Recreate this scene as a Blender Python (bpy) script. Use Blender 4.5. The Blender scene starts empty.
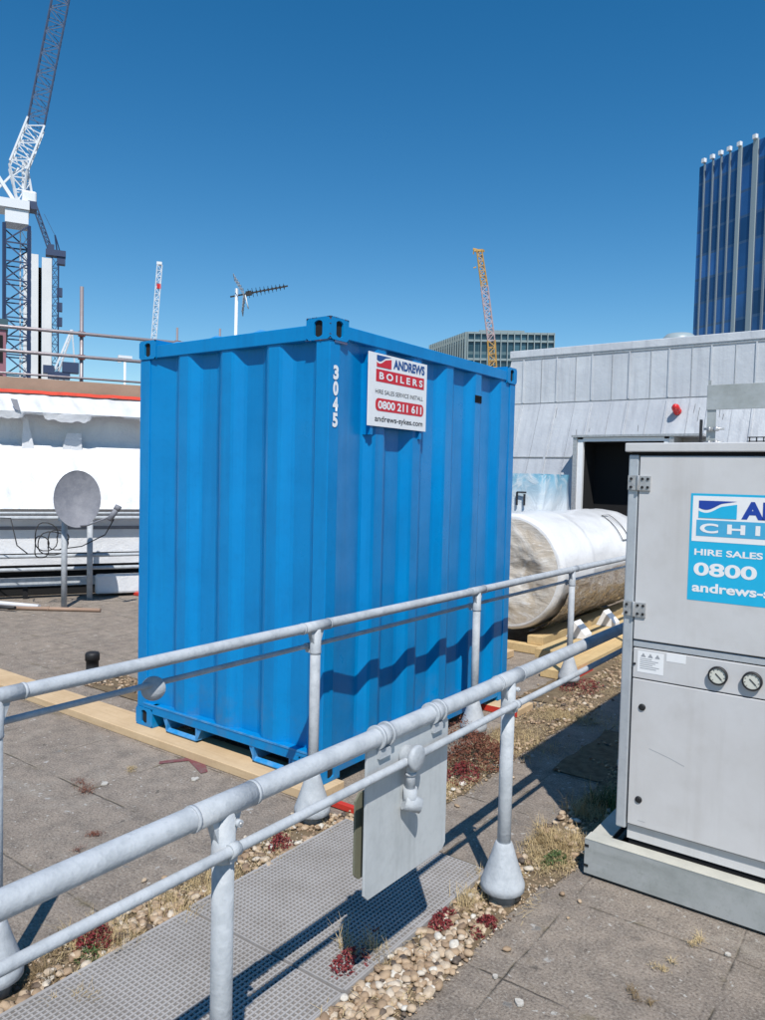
import bpy, math, random
from mathutils import Vector, Matrix, noise
C = bpy.context.scene.collection
R = math.radians
rnd = random.Random(7)

# ---------------------------------------------------------------- materials
def nodes_of(name):
    m = bpy.data.materials.new(name); m.use_nodes = True
    nt = m.node_tree; return m, nt, nt.nodes['Principled BSDF']
def N(nt, typ, **kw):
    n = nt.nodes.new(typ)
    for k, v in kw.items():
        if k in n.inputs.keys(): n.inputs[k].default_value = v
        else: setattr(n, k, v)
    return n
def noise_n(nt, scale, detail=6, rough=0.6, coord=None, dist=0.0):
    n = N(nt, 'ShaderNodeTexNoise'); n.inputs['Scale'].default_value = scale
    n.inputs['Detail'].default_value = detail; n.inputs['Roughness'].default_value = rough
    n.inputs['Distortion'].default_value = dist
    if coord is not None: nt.links.new(coord, n.inputs['Vector'])
    return n
def ramp(nt, fac, stops):
    r = nt.nodes.new('ShaderNodeValToRGB'); e = r.color_ramp.elements
    while len(e) < len(stops): e.new(0.5)
    for i, (p, c) in enumerate(stops):
        e[i].position = p; e[i].color = (c[0], c[1], c[2], 1) if not isinstance(c, (int, float)) else (c, c, c, 1)
    nt.links.new(fac, r.inputs[0]); return r
def mix(nt, fac, a, b, blend='MIX'):
    m = nt.nodes.new('ShaderNodeMix'); m.data_type = 'RGBA'; m.blend_type = blend
    for sock, v in ((m.inputs[0], fac), (m.inputs[6], a), (m.inputs[7], b)):
        if isinstance(v, bpy.types.NodeSocket): nt.links.new(v, sock)
        elif isinstance(v, (int, float)): sock.default_value = v if sock == m.inputs[0] else (v, v, v, 1)
        else: sock.default_value = (*v, 1)
    return m.outputs[2]
def bump(nt, h, strength, dist, bs):
    b = nt.nodes.new('ShaderNodeBump'); b.inputs['Strength'].default_value = strength
    b.inputs['Distance'].default_value = dist; nt.links.new(h, b.inputs['Height'])
    nt.links.new(b.outputs[0], bs.inputs['Normal']); return b
def geo_pos(nt):
    return nt.nodes.new('ShaderNodeNewGeometry').outputs['Position']

def mat_paint(name, col, dirt=None, rough=0.45, metal=0.0, amount=0.35, scale=6, bumpy=0.15, spec=0.5, fine=60, streak=None):
    """painted or plain surface with blotches, grime and faint bumps"""
    m, nt, bs = nodes_of(name); p = geo_pos(nt)
    dirt = dirt or tuple(c * 0.55 for c in col)
    n1 = noise_n(nt, scale, 8, 0.65, p); n2 = noise_n(nt, fine, 4, 0.6, p)
    f = ramp(nt, n1.outputs[0], [(0.42, 0.0), (0.75, amount)])
    c = mix(nt, f.outputs[0], col, dirt)
    f2 = ramp(nt, n2.outputs[0], [(0.55, 0.0), (0.8, amount * 0.7)])
    c = mix(nt, f2.outputs[0], c, dirt)
    if streak:
        mp = nt.nodes.new('ShaderNodeMapping'); mp.inputs['Scale'].default_value = streak; nt.links.new(p, mp.inputs[0])
        n3 = noise_n(nt, 1.0, 5, 0.6, mp.outputs[0])
        f3 = ramp(nt, n3.outputs[0], [(0.5, 0.0), (0.78, amount)])
        c = mix(nt, f3.outputs[0], c, dirt)
    nt.links.new(c, bs.inputs['Base Color'])
    rr = ramp(nt, n1.outputs[0], [(0.3, max(rough - 0.1, 0.02)), (0.7, min(rough + 0.15, 1))])
    nt.links.new(rr.outputs[0], bs.inputs['Roughness'])
    bs.inputs['Metallic'].default_value = metal; bs.inputs['Specular IOR Level'].default_value = spec
    if bumpy: bump(nt, n2.outputs[0], bumpy, 0.004, bs)
    return m
def mat_flat(name, col, rough=0.5, metal=0.0, spec=0.5):
    m, nt, bs = nodes_of(name)
    n = noise_n(nt, 25, 3, 0.5, geo_pos(nt))
    c = mix(nt, ramp(nt, n.outputs[0], [(0.3, 0.0), (0.8, 0.35)]).outputs[0], col, tuple(x * 0.85 for x in col))
    nt.links.new(c, bs.inputs['Base Color'])
    bs.inputs['Roughness'].default_value = rough; bs.inputs['Metallic'].default_value = metal
    bs.inputs['Specular IOR Level'].default_value = spec
    return m

M = {}
M['blue'] = mat_paint('container_blue_paint', (0.0, 0.215, 0.52), (0.0, 0.14, 0.36), rough=0.34, amount=0.45, scale=2.2, bumpy=0.12, fine=35, streak=(9, 9, 0.7), spec=0.3)
M['blue_edge'] = mat_paint('worn_highlit_blue_paint', (0.01, 0.22, 0.52), (0.25, 0.40, 0.55), rough=0.5, amount=0.5, scale=14)
M['rust'] = mat_paint('rusty_paint', (0.05, 0.12, 0.25), (0.16, 0.06, 0.03), rough=0.8, amount=1.0, scale=12)
def finish_blue():
    m = M['blue']; nt = m.node_tree; bs = nt.nodes['Principled BSDF']; src = bs.inputs['Base Color'].links[0].from_socket; p = geo_pos(nt)
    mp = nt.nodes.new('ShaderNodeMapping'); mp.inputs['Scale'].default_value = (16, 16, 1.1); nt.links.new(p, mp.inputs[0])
    n = noise_n(nt, 1.0, 6, 0.65, mp.outputs[0]); c = mix(nt, ramp(nt, n.outputs[0], [(0.55, 0.0), (0.75, 0.35)]).outputs[0], src, (0.0, 0.28, 0.60))  # paler vertical streaks: reflections painted into the blue
    ch = noise_n(nt, 26, 6, 0.7, p); big = noise_n(nt, 2.3, 3, 0.6, p)
    a = ramp(nt, ch.outputs[0], [(0.715, 0.0), (0.73, 1.0)]); b = ramp(nt, big.outputs[0], [(0.5, 0.0), (0.62, 1.0)])
    mm = nt.nodes.new('ShaderNodeMath'); mm.operation = 'MULTIPLY'; nt.links.new(a.outputs[0], mm.inputs[0]); nt.links.new(b.outputs[0], mm.inputs[1])
    c = mix(nt, mm.outputs[0], c, (0.02, 0.02, 0.035))
    sc = nt.nodes.new('ShaderNodeMapping'); sc.inputs['Rotation'].default_value = (0.6, 0.35, 0.2); sc.inputs['Scale'].default_value = (5, 5, 60); nt.links.new(p, sc.inputs[0])
    s_ = noise_n(nt, 1.0, 4, 0.7, sc.outputs[0]); s2 = ramp(nt, s_.outputs[0], [(0.735, 0.0), (0.75, 0.5)])
    c = mix(nt, s2.outputs[0], c, (0.10, 0.35, 0.62))
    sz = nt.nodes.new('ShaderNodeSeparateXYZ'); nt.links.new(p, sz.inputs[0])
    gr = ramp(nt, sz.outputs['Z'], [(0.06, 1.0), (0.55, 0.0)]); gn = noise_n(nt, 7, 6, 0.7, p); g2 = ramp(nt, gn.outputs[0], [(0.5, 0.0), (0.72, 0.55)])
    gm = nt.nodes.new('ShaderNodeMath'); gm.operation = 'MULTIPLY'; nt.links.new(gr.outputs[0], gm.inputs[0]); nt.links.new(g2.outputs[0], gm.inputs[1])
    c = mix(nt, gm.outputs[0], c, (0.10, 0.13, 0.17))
    nt.links.new(c, bs.inputs['Base Color'])
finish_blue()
M['dark'] = mat_flat('dark_void', (0.006, 0.006, 0.007), 0.9)
M['rubber'] = mat_flat('black_rubber', (0.012, 0.012, 0.014), 0.6)
M['white'] = mat_flat('white_vinyl', (0.80, 0.80, 0.80), 0.35)
M['rail'] = mat_paint('grey_rail_paint', (0.46, 0.485, 0.51), (0.27, 0.295, 0.32), rough=0.62, amount=0.85, scale=13, bumpy=0.5, fine=70, spec=0.35)
M['panelgrey'] = mat_paint('grey_panel_paint', (0.50, 0.525, 0.535), (0.33, 0.35, 0.355), rough=0.5, amount=0.6, scale=7, bumpy=0.1, fine=30, streak=(30, 30, 2.5))
M['olive'] = mat_paint('olive_panel_back', (0.17, 0.17, 0.12), (0.10, 0.10, 0.07), rough=0.7)
M['chiller'] = mat_paint('chiller_grey_paint', (0.58, 0.575, 0.575), (0.42, 0.40, 0.38), rough=0.42, amount=0.5, scale=2.2, bumpy=0.06, fine=9, streak=(11, 11, 0.8))
M['frame'] = mat_paint('chiller_aluminium_frame', (0.50, 0.53, 0.56), (0.30, 0.32, 0.34), rough=0.4, metal=0.35, amount=0.5, scale=10, bumpy=0.08)
M['galv'] = mat_paint('galvanised_steel', (0.42, 0.44, 0.44), (0.26, 0.28, 0.265), rough=0.5, metal=0.25, amount=0.9, scale=5, bumpy=0.08, streak=(3, 3, 12))
M['galvtop'] = mat_paint('pale_worn_galvanised', (0.52, 0.50, 0.43), (0.3, 0.3, 0.26), rough=0.6, amount=0.5, scale=8)
M['hinge'] = mat_paint('hinge_metal', (0.50, 0.50, 0.50), (0.2, 0.2, 0.2), rough=0.4, metal=0.5, amount=0.7, scale=40)
M['timber'] = mat_paint('pale_timber', (0.60, 0.44, 0.27), (0.40, 0.27, 0.15), rough=0.75, amount=0.6, scale=3, fine=40, streak=(2, 40, 40), spec=0.2)
M['timber2'] = mat_paint('yellow_timber', (0.62, 0.46, 0.24), (0.38, 0.25, 0.12), rough=0.75, amount=0.6, scale=3, fine=40, streak=(40, 2, 40), spec=0.2)
M['redpaint'] = mat_paint('red_paint', (0.55, 0.035, 0.02), (0.25, 0.03, 0.02), rough=0.6, amount=0.4, scale=20)
M['board'] = mat_paint('brown_board', (0.36, 0.245, 0.18), (0.22, 0.15, 0.11), rough=0.8, amount=0.5, scale=3, spec=0.2)
M['orange'] = mat_paint('orange_band', (0.62, 0.06, 0.03), (0.25, 0.03, 0.02), rough=0.6, amount=0.6, scale=7)
M['scaf'] = mat_paint('scaffold_tube', (0.33, 0.29, 0.30), (0.18, 0.15, 0.15), rough=0.45, metal=0.4, amount=0.6, scale=12)
M['rustpole'] = mat_paint('rusty_coupler', (0.16, 0.04, 0.03), (0.08, 0.02, 0.02), rough=0.8)
M['concrete'] = mat_paint('concrete_stub', (0.26, 0.25, 0.235), (0.13, 0.125, 0.11), rough=0.9, amount=0.7, scale=15, bumpy=0.6, spec=0.2)
M['dish'] = mat_paint('dish_grey', (0.155, 0.16, 0.185), (0.28, 0.28, 0.30), rough=0.65, amount=0.9, scale=7, fine=50)
M['white_steel'] = mat_flat('white_crane_steel', (0.72, 0.74, 0.76), 0.5)
M['navy'] = mat_flat('navy_crane_steel', (0.03, 0.05, 0.11), 0.5)
M['jibgrey'] = mat_flat('slate_crane_steel', (0.07, 0.10, 0.17), 0.5)
M['crane_yellow'] = mat_flat('yellow_crane_steel', (0.52, 0.30, 0.08), 0.5)
M['crane_pink'] = mat_flat('faded_red_crane_steel', (0.48, 0.36, 0.36), 0.5)
M['core'] = mat_paint('pale_concrete_core', (0.70, 0.70, 0.69), (0.52, 0.52, 0.52), rough=0.8, amount=0.4, scale=0.2, fine=2, streak=(1, 1, 0.05), spec=0.2)
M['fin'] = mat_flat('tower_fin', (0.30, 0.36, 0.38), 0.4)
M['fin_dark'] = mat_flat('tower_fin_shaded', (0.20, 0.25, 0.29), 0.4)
M['lamp_red'] = mat_flat('red_plastic', (0.60, 0.02, 0.02), 0.3)
M['chip'] = mat_paint('chalky_chip', (0.50, 0.47, 0.42), (0.25, 0.22, 0.19), rough=0.9, amount=0.9, scale=60)
M['teal'] = mat_flat('teal_cladding', (0.05, 0.10, 0.12), 0.5)
M['pink'] = mat_flat('pink_cladding', (0.30, 0.13, 0.16), 0.5)
M['straw'] = mat_paint('dry_straw', (0.52, 0.40, 0.22), (0.27, 0.19, 0.10), rough=0.85, amount=0.9, scale=30, fine=220, bumpy=0, spec=0.15)
M['straw2'] = mat_paint('brown_straw', (0.25, 0.18, 0.10), (0.12, 0.085, 0.05), rough=0.85, amount=1.0, scale=30, fine=220, bumpy=0, spec=0.15)
M['sedum'] = mat_flat('dark_red_sedum', (0.19, 0.03, 0.032), 0.6, spec=0.3)
M['sedum2'] = mat_flat('brown_sedum', (0.17, 0.065, 0.04), 0.7, spec=0.3)
M['weed'] = mat_flat('weed_green', (0.07, 0.11, 0.035), 0.7, spec=0.3)
M['print_blue'] = mat_flat('logo_dark_blue', (0.01, 0.05, 0.33), 0.4)
M['print_cyan'] = mat_flat('logo_cyan', (0.01, 0.42, 0.68), 0.4)
M['print_sky'] = mat_flat('logo_pale_cyan', (0.06, 0.38, 0.62), 0.4)
M['print_red'] = mat_flat('logo_red', (0.60, 0.012, 0.025), 0.4)
M['print_navy'] = mat_flat('logo_navy', (0.01, 0.07, 0.25), 0.4)
M['print_black'] = mat_flat('print_black', (0.02, 0.02, 0.025), 0.5)
M['print_grey'] = mat_flat('print_grey', (0.32, 0.33, 0.35), 0.5)
M['gauge_face'] = mat_flat('gauge_face', (0.62, 0.62, 0.55), 0.3)
M['pipe_white'] = mat_flat('white_plastic_pipe', (0.6, 0.6, 0.62), 0.4)
M['marking'] = mat_paint('red_spray_paint', (0.17, 0.045, 0.05), (0.17, 0.13, 0.12), rough=0.9, amount=1.0, scale=18, fine=90)

def mat_paving():
    m, nt, bs = nodes_of('weathered_paving'); p = geo_pos(nt)
    big = noise_n(nt, 1.3, 8, 0.7, p); mid = noise_n(nt, 9, 8, 0.7, p); fine = noise_n(nt, 95, 6, 0.75, p)
    vor = N(nt, 'ShaderNodeTexVoronoi'); vor.inputs['Scale'].default_value = 85; nt.links.new(p, vor.inputs['Vector'])
    c = mix(nt, ramp(nt, big.outputs[0], [(0.35, 0.0), (0.68, 1.0)]).outputs[0], (0.37, 0.305, 0.245), (0.255, 0.212, 0.176))
    c = mix(nt, ramp(nt, mid.outputs[0], [(0.42, 0.0), (0.70, 0.85)]).outputs[0], c, (0.155, 0.132, 0.113))
    c = mix(nt, ramp(nt, fine.outputs[0], [(0.34, 0.85), (0.49, 0.0)]).outputs[0], c, (0.075, 0.064, 0.056))
    c = mix(nt, ramp(nt, fine.outputs[0], [(0.53, 0.0), (0.68, 0.9)]).outputs[0], c, (0.44, 0.40, 0.35))
    stain = noise_n(nt, 2.6, 7, 0.75, p, 1.2)
    c = mix(nt, ramp(nt, stain.outputs[0], [(0.55, 0.0), (0.72, 0.6)]).outputs[0], c, (0.36, 0.32, 0.27))
    c = mix(nt, ramp(nt, stain.outputs[0], [(0.30, 0.55), (0.42, 0.0)]).outputs[0], c, (0.12, 0.10, 0.085))
    # lichen spots and bird lime
    v2 = N(nt, 'ShaderNodeTexVoronoi'); v2.inputs['Scale'].default_value = 9; v2.inputs['Randomness'].default_value = 1
    dn = noise_n(nt, 22, 4, 0.6, p)
    vm = nt.nodes.new('ShaderNodeVectorMath'); vm.operation = 'MULTIPLY_ADD'
    nt.links.new(dn.outputs['Color'], vm.inputs[0]); vm.inputs[1].default_value = (0.09, 0.09, 0.09); nt.links.new(p, vm.inputs[2])
    nt.links.new(vm.outputs[0], v2.inputs['Vector'])
    sp = ramp(nt, v2.outputs['Distance'], [(0.10, 1.0), (0.17, 0.0)])
    sel = nt.nodes.new('ShaderNodeSeparateColor'); nt.links.new(v2.outputs['Color'], sel.inputs[0])
    sg = ramp(nt, sel.outputs[0], [(0.72, 0.0), (0.74, 0.8)])
    mm = nt.nodes.new('ShaderNodeMath'); mm.operation = 'MULTIPLY'; nt.links.new(sp.outputs[0], mm.inputs[0]); nt.links.new(sg.outputs[0], mm.inputs[1])
    c = mix(nt, mm.outputs[0], c, (0.47, 0.45, 0.42))
    v3 = N(nt, 'ShaderNodeTexVoronoi'); v3.inputs['Scale'].default_value = 34; nt.links.new(vm.outputs[0], v3.inputs['Vector'])
    s3 = nt.nodes.new('ShaderNodeSeparateColor'); nt.links.new(v3.outputs['Color'], s3.inputs[0])
    m3 = nt.nodes.new('ShaderNodeMath'); m3.operation = 'MULTIPLY'; nt.links.new(ramp(nt, v3.outputs['Distance'], [(0.16, 1.0), (0.30, 0.0)]).outputs[0], m3.inputs[0]); nt.links.new(ramp(nt, s3.outputs[0], [(0.86, 0.0), (0.88, 0.85)]).outputs[0], m3.inputs[1])
    c = mix(nt, m3.outputs[0], c, (0.52, 0.50, 0.46))
    sg2 = ramp(nt, sel.outputs[1], [(0.80, 0.0), (0.82, 0.6)])
    m2 = nt.nodes.new('ShaderNodeMath'); m2.operation = 'MULTIPLY'; nt.links.new(sp.outputs[0], m2.inputs[0]); nt.links.new(sg2.outputs[0], m2.inputs[1])
    c = mix(nt, m2.outputs[0], c, (0.06, 0.055, 0.05))
    # joints on a 0.6 m grid, wobbling a little, broken up
    sep = nt.nodes.new('ShaderNodeSeparateXYZ')
    wob = noise_n(nt, 6, 3, 0.6, p); vm2 = nt.nodes.new('ShaderNodeVectorMath'); vm2.operation = 'MULTIPLY_ADD'
    nt.links.new(wob.outputs['Color'], vm2.inputs[0]); vm2.inputs[1].default_value = (0.02, 0.02, 0); nt.links.new(p, vm2.inputs[2])
    nt.links.new(vm2.outputs[0], sep.inputs[0])
    js = []
    for ax, off in (('X', 0.37), ('Y', 0.11)):
        a = nt.nodes.new('ShaderNodeMath'); a.operation = 'ADD'; nt.links.new(sep.outputs[ax], a.inputs[0]); a.inputs[1].default_value = 60 + off
        b = nt.nodes.new('ShaderNodeMath'); b.operation = 'PINGPONG'; nt.links.new(a.outputs[0], b.inputs[0]); b.inputs[1].default_value = 0.3
        js.append(b.outputs[0])
    mn = nt.nodes.new('ShaderNodeMath'); mn.operation = 'MINIMUM'; nt.links.new(js[0], mn.inputs[0]); nt.links.new(js[1], mn.inputs[1])
    jm = ramp(nt, mn.outputs[0], [(0.0, 0.85), (0.006, 0.0)])
    brk = ramp(nt, noise_n(nt, 3.5, 3, 0.6, p).outputs[0], [(0.42, 0.0), (0.58, 1.0)])
    j = nt.nodes.new('ShaderNodeMath'); j.operation = 'MULTIPLY'; nt.links.new(jm.outputs[0], j.inputs[0]); nt.links.new(brk.outputs[0], j.inputs[1])
    jc = mix(nt, ramp(nt, mid.outputs[0], [(0.45, 0.0), (0.6, 1.0)]).outputs[0], (0.05, 0.043, 0.038), (0.12, 0.10, 0.055))
    c = mix(nt, j.outputs[0], c, jc)
    # moss halo beside the joints
    hm = ramp(nt, mn.outputs[0], [(0.0, 0.6), (0.05, 0.0)])
    h2 = ramp(nt, noise_n(nt, 5.0, 6, 0.7, p).outputs[0], [(0.55, 0.0), (0.68, 1.0)])
    hh = nt.nodes.new('ShaderNodeMath'); hh.operation = 'MULTIPLY'; nt.links.new(hm.outputs[0], hh.inputs[0]); nt.links.new(h2.outputs[0], hh.inputs[1])
    c = mix(nt, hh.outputs[0], c, (0.16, 0.13, 0.06))
    nt.links.new(c, bs.inputs['Base Color']); bs.inputs['Roughness'].default_value = 0.92; bs.inputs['Specular IOR Level'].default_value = 0.2
    sub = nt.nodes.new('ShaderNodeMath'); sub.operation = 'SUBTRACT'; nt.links.new(fine.outputs[0], sub.inputs[0]); nt.links.new(j.outputs[0], sub.inputs[1])
    bump(nt, sub.outputs[0], 1.0, 0.008, bs)
    return m
M['paving'] = mat_paving()

def mat_pebble():
    m, nt, bs = nodes_of('pebble_stone'); a = nt.nodes.new('ShaderNodeAttribute'); a.attribute_name = 'tint'
    r = ramp(nt, a.outputs['Fac'], [(0.0, (0.07, 0.055, 0.045)), (0.22, (0.24, 0.16, 0.10)), (0.5, (0.42, 0.30, 0.19)), (0.78, (0.52, 0.42, 0.31)), (1.0, (0.60, 0.56, 0.49))])
    n = noise_n(nt, 70, 4, 0.6, geo_pos(nt))
    c = mix(nt, ramp(nt, n.outputs[0], [(0.45, 0.0), (0.75, 0.5)]).outputs[0], r.outputs[0], (0.2, 0.14, 0.09))
    nt.links.new(c, bs.inputs['Base Color']); bs.inputs['Roughness'].default_value = 0.7
    return m
M['pebble'] = mat_pebble()
M['gravelbed'] = mat_paint('gravel_soil', (0.20, 0.15, 0.095), (0.08, 0.06, 0.04), rough=0.95, amount=0.9, scale=18, fine=110, bumpy=1.0, spec=0.1)

def mat_film(name, col, shade, rough, scale, strength, trans=0.0, dist=0.03):
    m, nt, bs = nodes_of(name); p = geo_pos(nt)
    n = noise_n(nt, scale, 7, 0.62, p, 0.8); n2 = noise_n(nt, scale * 5, 5, 0.6, p, 1.5)
    c = mix(nt, ramp(nt, n.outputs[0], [(0.4, 0.0), (0.75, 0.8)]).outputs[0], col, shade)
    nt.links.new(c, bs.inputs['Base Color']); bs.inputs['Roughness'].default_value = rough
    h = mix(nt, 0.35, n.outputs[0], n2.outputs[0])
    bump(nt, h, strength, dist, bs)
    bs.inputs['Coat Weight'].default_value = 0.3; bs.inputs['Coat Roughness'].default_value = 0.15
    return m
M['film'] = mat_film('white_shrink_film', (0.71, 0.715, 0.73), (0.58, 0.59, 0.62), 0.38, 3.0, 0.7, dist=0.03)
M['tubefilm'] = mat_film('white_wrap', (0.74, 0.74, 0.735), (0.64, 0.63, 0.62), 0.32, 2.0, 0.45)

def mat_clearwrap():
    m, nt, bs = nodes_of('creased_clear_wrap'); p = geo_pos(nt)
    n = noise_n(nt, 3.5, 6, 0.6, p, 2.0)
    mp = nt.nodes.new('ShaderNodeMapping'); mp.inputs['Rotation'].default_value = (0.5, 0.8, 0.4); mp.inputs['Scale'].default_value = (3, 6, 9); nt.links.new(p, mp.inputs[0])
    w = noise_n(nt, 1.0, 5, 0.6, mp.outputs[0], 2.2)
    c = mix(nt, ramp(nt, n.outputs[0], [(0.38, 0.0), (0.62, 1.0)]).outputs[0], (0.50, 0.43, 0.34), (0.64, 0.60, 0.54))
    c = mix(nt, ramp(nt, w.outputs[0], [(0.62, 0.0), (0.70, 0.8)]).outputs[0], c, (0.78, 0.78, 0.77))
    nt.links.new(c, bs.inputs['Base Color']); bs.inputs['Roughness'].default_value = 0.16
    bs.inputs['Coat Weight'].default_value = 0.7; bs.inputs['Coat Roughness'].default_value = 0.06
    h = mix(nt, 0.5, n.outputs[0], w.outputs[0]); bump(nt, h, 0.7, 0.03, bs)
    return m
M['clear'] = mat_clearwrap()
def mat_brownwrap():
    m, nt, bs = nodes_of('brown_creased_wrap'); p = geo_pos(nt)
    mp = nt.nodes.new('ShaderNodeMapping'); mp.inputs['Rotation'].default_value = (0.9, 0.1, 0.2); mp.inputs['Scale'].default_value = (8, 5, 12); nt.links.new(p, mp.inputs[0])
    w = noise_n(nt, 1.0, 6, 0.6, mp.outputs[0], 2.0)
    c = ramp(nt, w.outputs[0], [(0.3, (0.17, 0.115, 0.07)), (0.5, (0.34, 0.26, 0.18)), (0.62, (0.40, 0.33, 0.25)), (0.70, (0.75, 0.70, 0.62))])
    nt.links.new(c.outputs[0], bs.inputs['Base Color']); bs.inputs['Roughness'].default_value = 0.2
    bs.inputs['Coat Weight'].default_value = 0.5; bump(nt, w.outputs[0], 0.9, 0.04, bs)
    return m
M['brownwrap'] = mat_brownwrap()
def mat_zinc():
    m, nt, bs = nodes_of('weathered_zinc'); p = geo_pos(nt)
    mp = nt.nodes.new('ShaderNodeMapping'); mp.inputs['Scale'].default_value = (10, 2, 0.5); nt.links.new(p, mp.inputs[0])
    s = noise_n(nt, 1.0, 7, 0.7, mp.outputs[0]); b = noise_n(nt, 1.2, 6, 0.65, p); f = noise_n(nt, 30, 4, 0.6, p)
    c = mix(nt, ramp(nt, b.outputs[0], [(0.35, 0.0), (0.68, 1.0)]).outputs[0], (0.62, 0.64, 0.66), (0.49, 0.51, 0.54))
    c = mix(nt, ramp(nt, s.outputs[0], [(0.5, 0.0), (0.72, 0.7)]).outputs[0], c, (0.36, 0.37, 0.40))
    c = mix(nt, ramp(nt, s.outputs[0], [(0.25, 0.6), (0.42, 0.0)]).outputs[0], c, (0.74, 0.75, 0.76))
    sx = nt.nodes.new('ShaderNodeSeparateXYZ'); nt.links.new(p, sx.inputs[0])
    def cell(o, k, off):
        a = nt.nodes.new('ShaderNodeMath'); a.operation = 'MULTIPLY_ADD'; nt.links.new(o, a.inputs[0]); a.inputs[1].default_value = k; a.inputs[2].default_value = off
        g = nt.nodes.new('ShaderNodeMath'); g.operation = 'FLOOR'; nt.links.new(a.outputs[0], g.inputs[0]); return g.outputs[0]
    cb = nt.nodes.new('ShaderNodeCombineXYZ'); nt.links.new(cell(sx.outputs['X'], 1 / 0.555, 2.78 / 0.555), cb.inputs[0]); nt.links.new(cell(sx.outputs['Z'], 1.0, 0.13), cb.inputs[1])
    wn = nt.nodes.new('ShaderNodeTexWhiteNoise'); nt.links.new(cb.outputs[0], wn.inputs[0])
    c = mix(nt, ramp(nt, wn.outputs[0], [(0.2, 0.0), (1.0, 0.4)]).outputs[0], c, (0.46, 0.48, 0.51))
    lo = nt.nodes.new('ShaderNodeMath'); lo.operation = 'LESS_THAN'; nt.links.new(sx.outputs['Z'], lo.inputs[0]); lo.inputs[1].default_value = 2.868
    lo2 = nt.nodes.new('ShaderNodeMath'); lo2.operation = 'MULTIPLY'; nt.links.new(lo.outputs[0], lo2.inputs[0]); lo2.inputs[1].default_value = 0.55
    c = mix(nt, lo2.outputs[0], c, mix(nt, 1.0, c, (0.66, 0.66, 0.67), 'MULTIPLY'))  # lower slope darkened in the colour to offset the sun it catches
    nt.links.new(c, bs.inputs['Base Color']); bs.inputs['Roughness'].default_value = 0.5; bs.inputs['Metallic'].default_value = 0.15
    bump(nt, b.outputs[0], 0.5, 0.06, bs)
    return m
M['zinc'] = mat_zinc()
def mat_glass(name, col, band, sx, sz, rough=0.12):
    """curtain-wall glass: blue panes with irregular blinds and darker floor lines"""
    m, nt, bs = nodes_of(name); p = geo_pos(nt)
    sep = nt.nodes.new('ShaderNodeSeparateXYZ'); nt.links.new(p, sep.inputs[0])
    def frac(o, s):
        a = nt.nodes.new('ShaderNodeMath'); a.operation = 'MULTIPLY_ADD'; nt.links.new(o, a.inputs[0]); a.inputs[1].default_value = s; a.inputs[2].default_value = 500.0
        f = nt.nodes.new('ShaderNodeMath'); f.operation = 'FRACT'; nt.links.new(a.outputs[0], f.inputs[0])
        g = nt.nodes.new('ShaderNodeMath'); g.operation = 'FLOOR'; nt.links.new(a.outputs[0], g.inputs[0]); return f.outputs[0], g.outputs[0]
    fz, iz = frac(sep.outputs['Z'], sz); fx, ix = frac(sep.outputs['X'], sx)
    cb = nt.nodes.new('ShaderNodeCombineXYZ'); nt.links.new(ix, cb.inputs[0]); nt.links.new(iz, cb.inputs[2])
    wn = nt.nodes.new('ShaderNodeTexWhiteNoise'); nt.links.new(cb.outputs[0], wn.inputs[0])
    c = mix(nt, ramp(nt, wn.outputs[0], [(0.3, 0.0), (1.0, 0.8)]).outputs[0], col, tuple(min(1, x * 2.6 + 0.01) for x in col))
    big = noise_n(nt, 0.07, 4, 0.6, p)
    c = mix(nt, ramp(nt, big.outputs[0], [(0.45, 0.0), (0.7, 0.6)]).outputs[0], c, tuple(x * 0.4 for x in col))
    l = ramp(nt, fz, [(0.0, 1.0), (0.09, 1.0), (0.12, 0.0)]); c = mix(nt, l.outputs[0], c, band)
    l2 = ramp(nt, fx, [(0.0, 0.5), (0.05, 0.5), (0.07, 0.0)]); c = mix(nt, l2.outputs[0], c, band)
    nt.links.new(c, bs.inputs['Base Color']); bs.inputs['Roughness'].default_value = rough
    bs.inputs['Metallic'].default_value = 0.0; bs.inputs['Specular IOR Level'].default_value = 0.8
    return m
M['tower_glass'] = mat_glass('tower_glass', (0.014, 0.06, 0.17), (0.05, 0.10, 0.20), 0.35, 0.27)
M['office_glass'] = mat_glass('office_glass', (0.02, 0.05, 0.065), (0.10, 0.15, 0.16), 0.8, 0.28)
M['office_trim'] = mat_flat('office_trim', (0.24, 0.30, 0.31), 0.4)
def mat_tarp():
    m, nt, bs = nodes_of('blue_white_sheeting'); p = geo_pos(nt)
    n = noise_n(nt, 4, 6, 0.65, p, 1.0)
    sep = nt.nodes.new('ShaderNodeSeparateXYZ'); nt.links.new(p, sep.inputs[0])
    g = ramp(nt, sep.outputs['Z'], [(0.0, 0.0), (1.0, 0.0)])
    mr = nt.nodes.new('ShaderNodeMapRange'); nt.links.new(sep.outputs['Z'], mr.inputs[0]); mr.inputs[1].default_value = 1.35; mr.inputs[2].default_value = 1.72
    c = mix(nt, mr.outputs[0], (0.68, 0.72, 0.75), (0.18, 0.42, 0.56))
    c = mix(nt, ramp(nt, n.outputs[0], [(0.48, 0.0), (0.64, 0.9)]).outputs[0], c, (0.66, 0.70, 0.72))
    nt.links.new(c, bs.inputs['Base Color']); bs.inputs['Roughness'].default_value = 0.25; bump(nt, n.outputs[0], 0.6, 0.03, bs)
    return m
M['tarp'] = mat_tarp()
def mat_grating():
    return mat_paint('grp_grating', (0.37, 0.35, 0.335), (0.22, 0.20, 0.18), rough=0.75, amount=0.6, scale=5, fine=40, bumpy=0.2, spec=0.3)
M['grating'] = mat_grating()

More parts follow.
